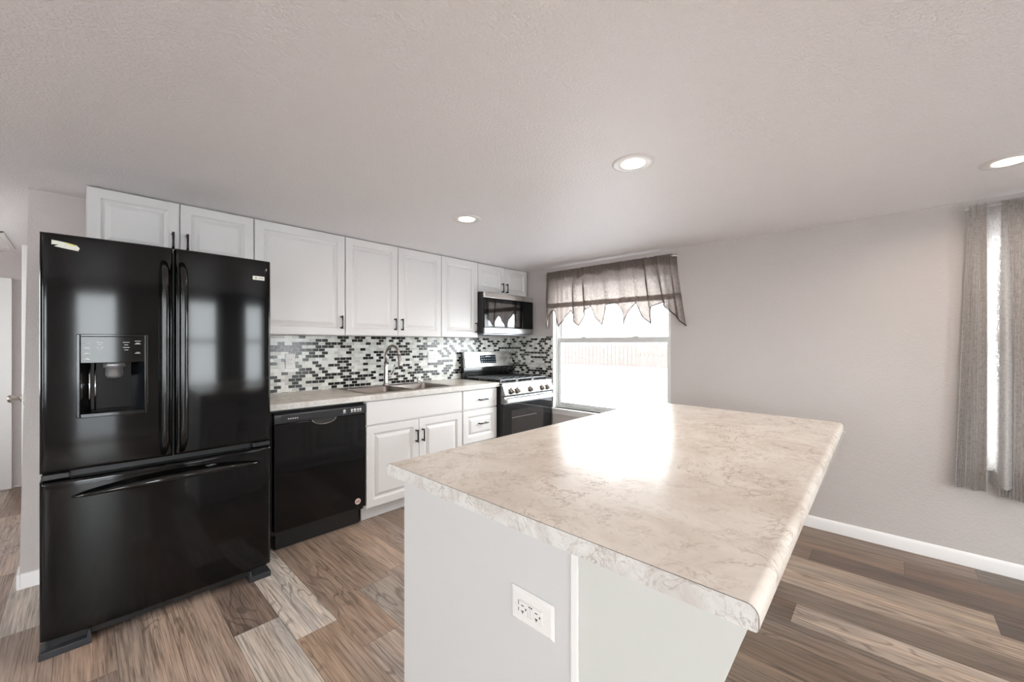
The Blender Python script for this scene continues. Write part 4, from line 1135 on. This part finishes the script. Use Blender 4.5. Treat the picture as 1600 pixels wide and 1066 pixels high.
m.box(a, b, c, c + 0.03, H - 0.010, H - 0.0005).box(a, b, d - 0.03, d, H - 0.010, H - 0.0005).box(a, a + 0.03, c, d, H - 0.010, H - 0.0005).box(b - 0.03, b, c, d, H - 0.010, H - 0.0005)
m.build('frame', M['trimw'], V, bevel=0.002)
m = MB(); y = c + 0.045
while y < d - 0.04: m.box(a + 0.03, b - 0.03, y, y + 0.022, H - 0.009, H - 0.006); y += 0.036
m.build('louver', M['trimw'], V)

# ------------------------------------------------------------------ valance
def interp(P, y):
    for (a, b) in zip(P[:-1], P[1:]):
        if a[0] >= y >= b[0]: return a[1] + (b[1] - a[1]) * (a[0] - y) / (a[0] - b[0])
    return P[0][1] if y > P[0][0] else P[-1][1]
VP = [(-0.604, 1.515), (-0.628, 1.468), (-0.66, 1.55), (-0.71, 1.678), (-0.75, 1.60), (-0.791, 1.492), (-0.86, 1.56), (-0.936, 1.655), (-1.0, 1.56), (-1.052, 1.494), (-1.09, 1.60), (-1.185, 1.688), (-1.24, 1.58), (-1.316, 1.492), (-1.345, 1.62), (-1.393, 1.688),
      (-1.43, 1.697), (-1.462, 1.695), (-1.522, 1.606), (-1.552, 1.484), (-1.60, 1.60), (-1.67, 1.69), (-1.72, 1.59), (-1.799, 1.480), (-1.845, 1.643), (-1.91, 1.680), (-2.006, 1.58), (-2.104, 1.462)]
VP = sorted(VP, key=lambda p: -p[0])
VA = thing('window_valance', 'grey linen valance with pointed scalloped hem over the kitchen window', 'valance', (-0.07, -1.33, 1.5))
NU, NV = 640, 40
rodz = 2.072
def vpt(u, v, dx=0.0):
    ytop = -0.606 + (-2.022 + 0.606) * u
    ybot = -0.606 + (-2.104 + 0.606) * u
    zb = interp(VP, ybot)
    env = min(1, u / 0.03) * min(1, (1 - u) / 0.03)
    ph = u * 2 * PI * 10.4 + 1.5 * math.sin(u * 15 + 0.6)
    amp = (0.55 + 0.45 * math.sin(u * 23 + 1)) * env
    open_ = min(1, 0.25 + v * 1.6)
    y = ytop + (ybot - ytop) * v ** 1.3
    y += -0.040 * amp * open_ * (1 - 0.35 * v) * math.sin(ph)
    x = -0.070 + 0.028 * amp * open_ * math.cos(ph) + 0.006 * open_ * math.sin(u * 2 * PI * 24 + v * 2)
    fine = math.sin(u * 2 * PI * 52 + 2 * math.sin(u * 33))
    x += fine * 0.0045 * max(0, 1 - v * 4)
    y += 0.004 * math.cos(u * 2 * PI * 52 + 2 * math.sin(u * 33)) * max(0, 1 - v * 4)
    ztop = rodz + 0.014 + 0.004 * fine
    z = ztop + (zb - ztop) * v
    e = min(u, 1 - u)
    if e < 0.03: x = x + 0.056 * (1 - e / 0.03) ** 1.5
    return (min(x + dx, -0.004), y, z)
m = MB().grid(lambda u, v: vpt(u, v), NU, NV)
fab = m.build('fabric', M['valance'], VA, smooth=True, fixn=False)
m = MB().grid(lambda u, v: vpt(u, v * 0.17, -0.002), NU, 5)
m.build('rod_pocket', M['valance'], VA, smooth=True, fixn=False)
def vband(u, v):
    ybot = -0.606 + (-2.104 + 0.606) * u; zb = interp(VP, ybot)
    za, zc = 1.745, max(1.695, zb + 0.004)
    z = za + (min(zc, za) - za) * v
    return vpt(u, (z - (rodz + 0.014)) / (zb - (rodz + 0.014)), 0.003)
MB().grid(vband, NU, 3).build('lining_hem', M['valance'], VA, smooth=True, fixn=False)
m = MB().tube([vpt(k / 420, 1.0) for k in range(421)], 0.005, 6); m.build('hem_piping', M['piping'], VA, smooth=True)
MB().tube([(-0.052, -0.60, rodz), (-0.052, -2.03, rodz)], 0.006, 10).tube([(-0.052, -0.602, rodz), (-0.002, -0.602, rodz)], 0.006, 8).tube([(-0.052, -2.028, rodz), (-0.002, -2.028, rodz)], 0.006, 8).build('curtain_rod', M['trimw'], VA, smooth=True)

# ------------------------------------------------------------------ long curtains at window 2
CU = thing('window_curtain', 'sheer grey linen curtain hanging to one side of the right-hand window', 'curtain', (-0.07, -4.3, 0.5))
rz = 2.085
def curtain(m, ya, yb_, seed, zb, spread, gapfn=None):
    def P(u, v):
        yt = ya + (yb_ - ya) * u
        y = yt + spread * (1 - u) * v ** 0.9
        A = 0.004 + 0.024 * min(1, v * 3.0)
        ph = 0.9 * math.sin(u * 6 + seed) + 0.2 * math.sin(v * 3 + seed)
        x = -0.066 + A * (math.sin(u * 2 * PI * 5.3 * (yb_ - ya) / -0.62 + ph) + 0.35 * math.sin(u * 2 * PI * 13 + seed * 2 + v))
        x += 0.004 * math.sin(u * 2 * PI * 34 + seed) * max(0, 1 - v * 5)
        z = rz + 0.016 + 0.004 * math.sin(u * 2 * PI * 34 + seed) + (zb + 0.004 * math.sin(u * 7) - rz - 0.016) * v
        return (min(x, -0.006), y, z)
    return P
for (ya, yb_, sd_, zb, sp) in ((-3.712, -3.778, 0.3, 0.465, 0.058), (-3.832, -3.98, 1.1, 0.446, 0.01), (-3.995, -4.42, 3.4, 0.452, 0.0), (-4.44, -5.02, 5.0, 0.456, 0.0)):
    P = curtain(None, ya, yb_, sd_, zb, sp)
    n = max(36, int(abs(yb_ - ya) * 400))
    MB().grid(P, n, 40).build('curtain_panel', M['curtain'], CU, smooth=True, fixn=False)
    MB().grid(lambda u, v: (lambda p: (p[0] - 0.0015, p[1], p[2]))(P(u, 0.945 + 0.055 * v)), n, 3).build('hem', M['curtain'], CU, smooth=True, fixn=False)
    MB().grid(lambda u, v: (lambda p: (p[0] - 0.0015, p[1], p[2]))(P(u, 0.045 * v)), n, 3).build('rod_pocket', M['curtain'], CU, smooth=True, fixn=False)
# thin sheer layer bridging the folds
P = curtain(None, -3.76, -5.0, 2.2, 0.50, 0.0)
MB().grid(lambda u, v: (lambda p: (p[0] + 0.02, p[1], p[2]))(P(u, v)), 300, 20).build('curtain_panel', M['sheer'], CU, smooth=True, fixn=False)
MB().tube([(-0.052, -3.70, rz), (-0.052, -5.03, rz)], 0.006, 10).tube([(-0.052, -3.702, rz), (-0.002, -3.702, rz)], 0.006, 8).tube([(-0.052, -5.028, rz), (-0.002, -5.028, rz)], 0.006, 8).build('curtain_rod', M['trimw'], CU, smooth=True)
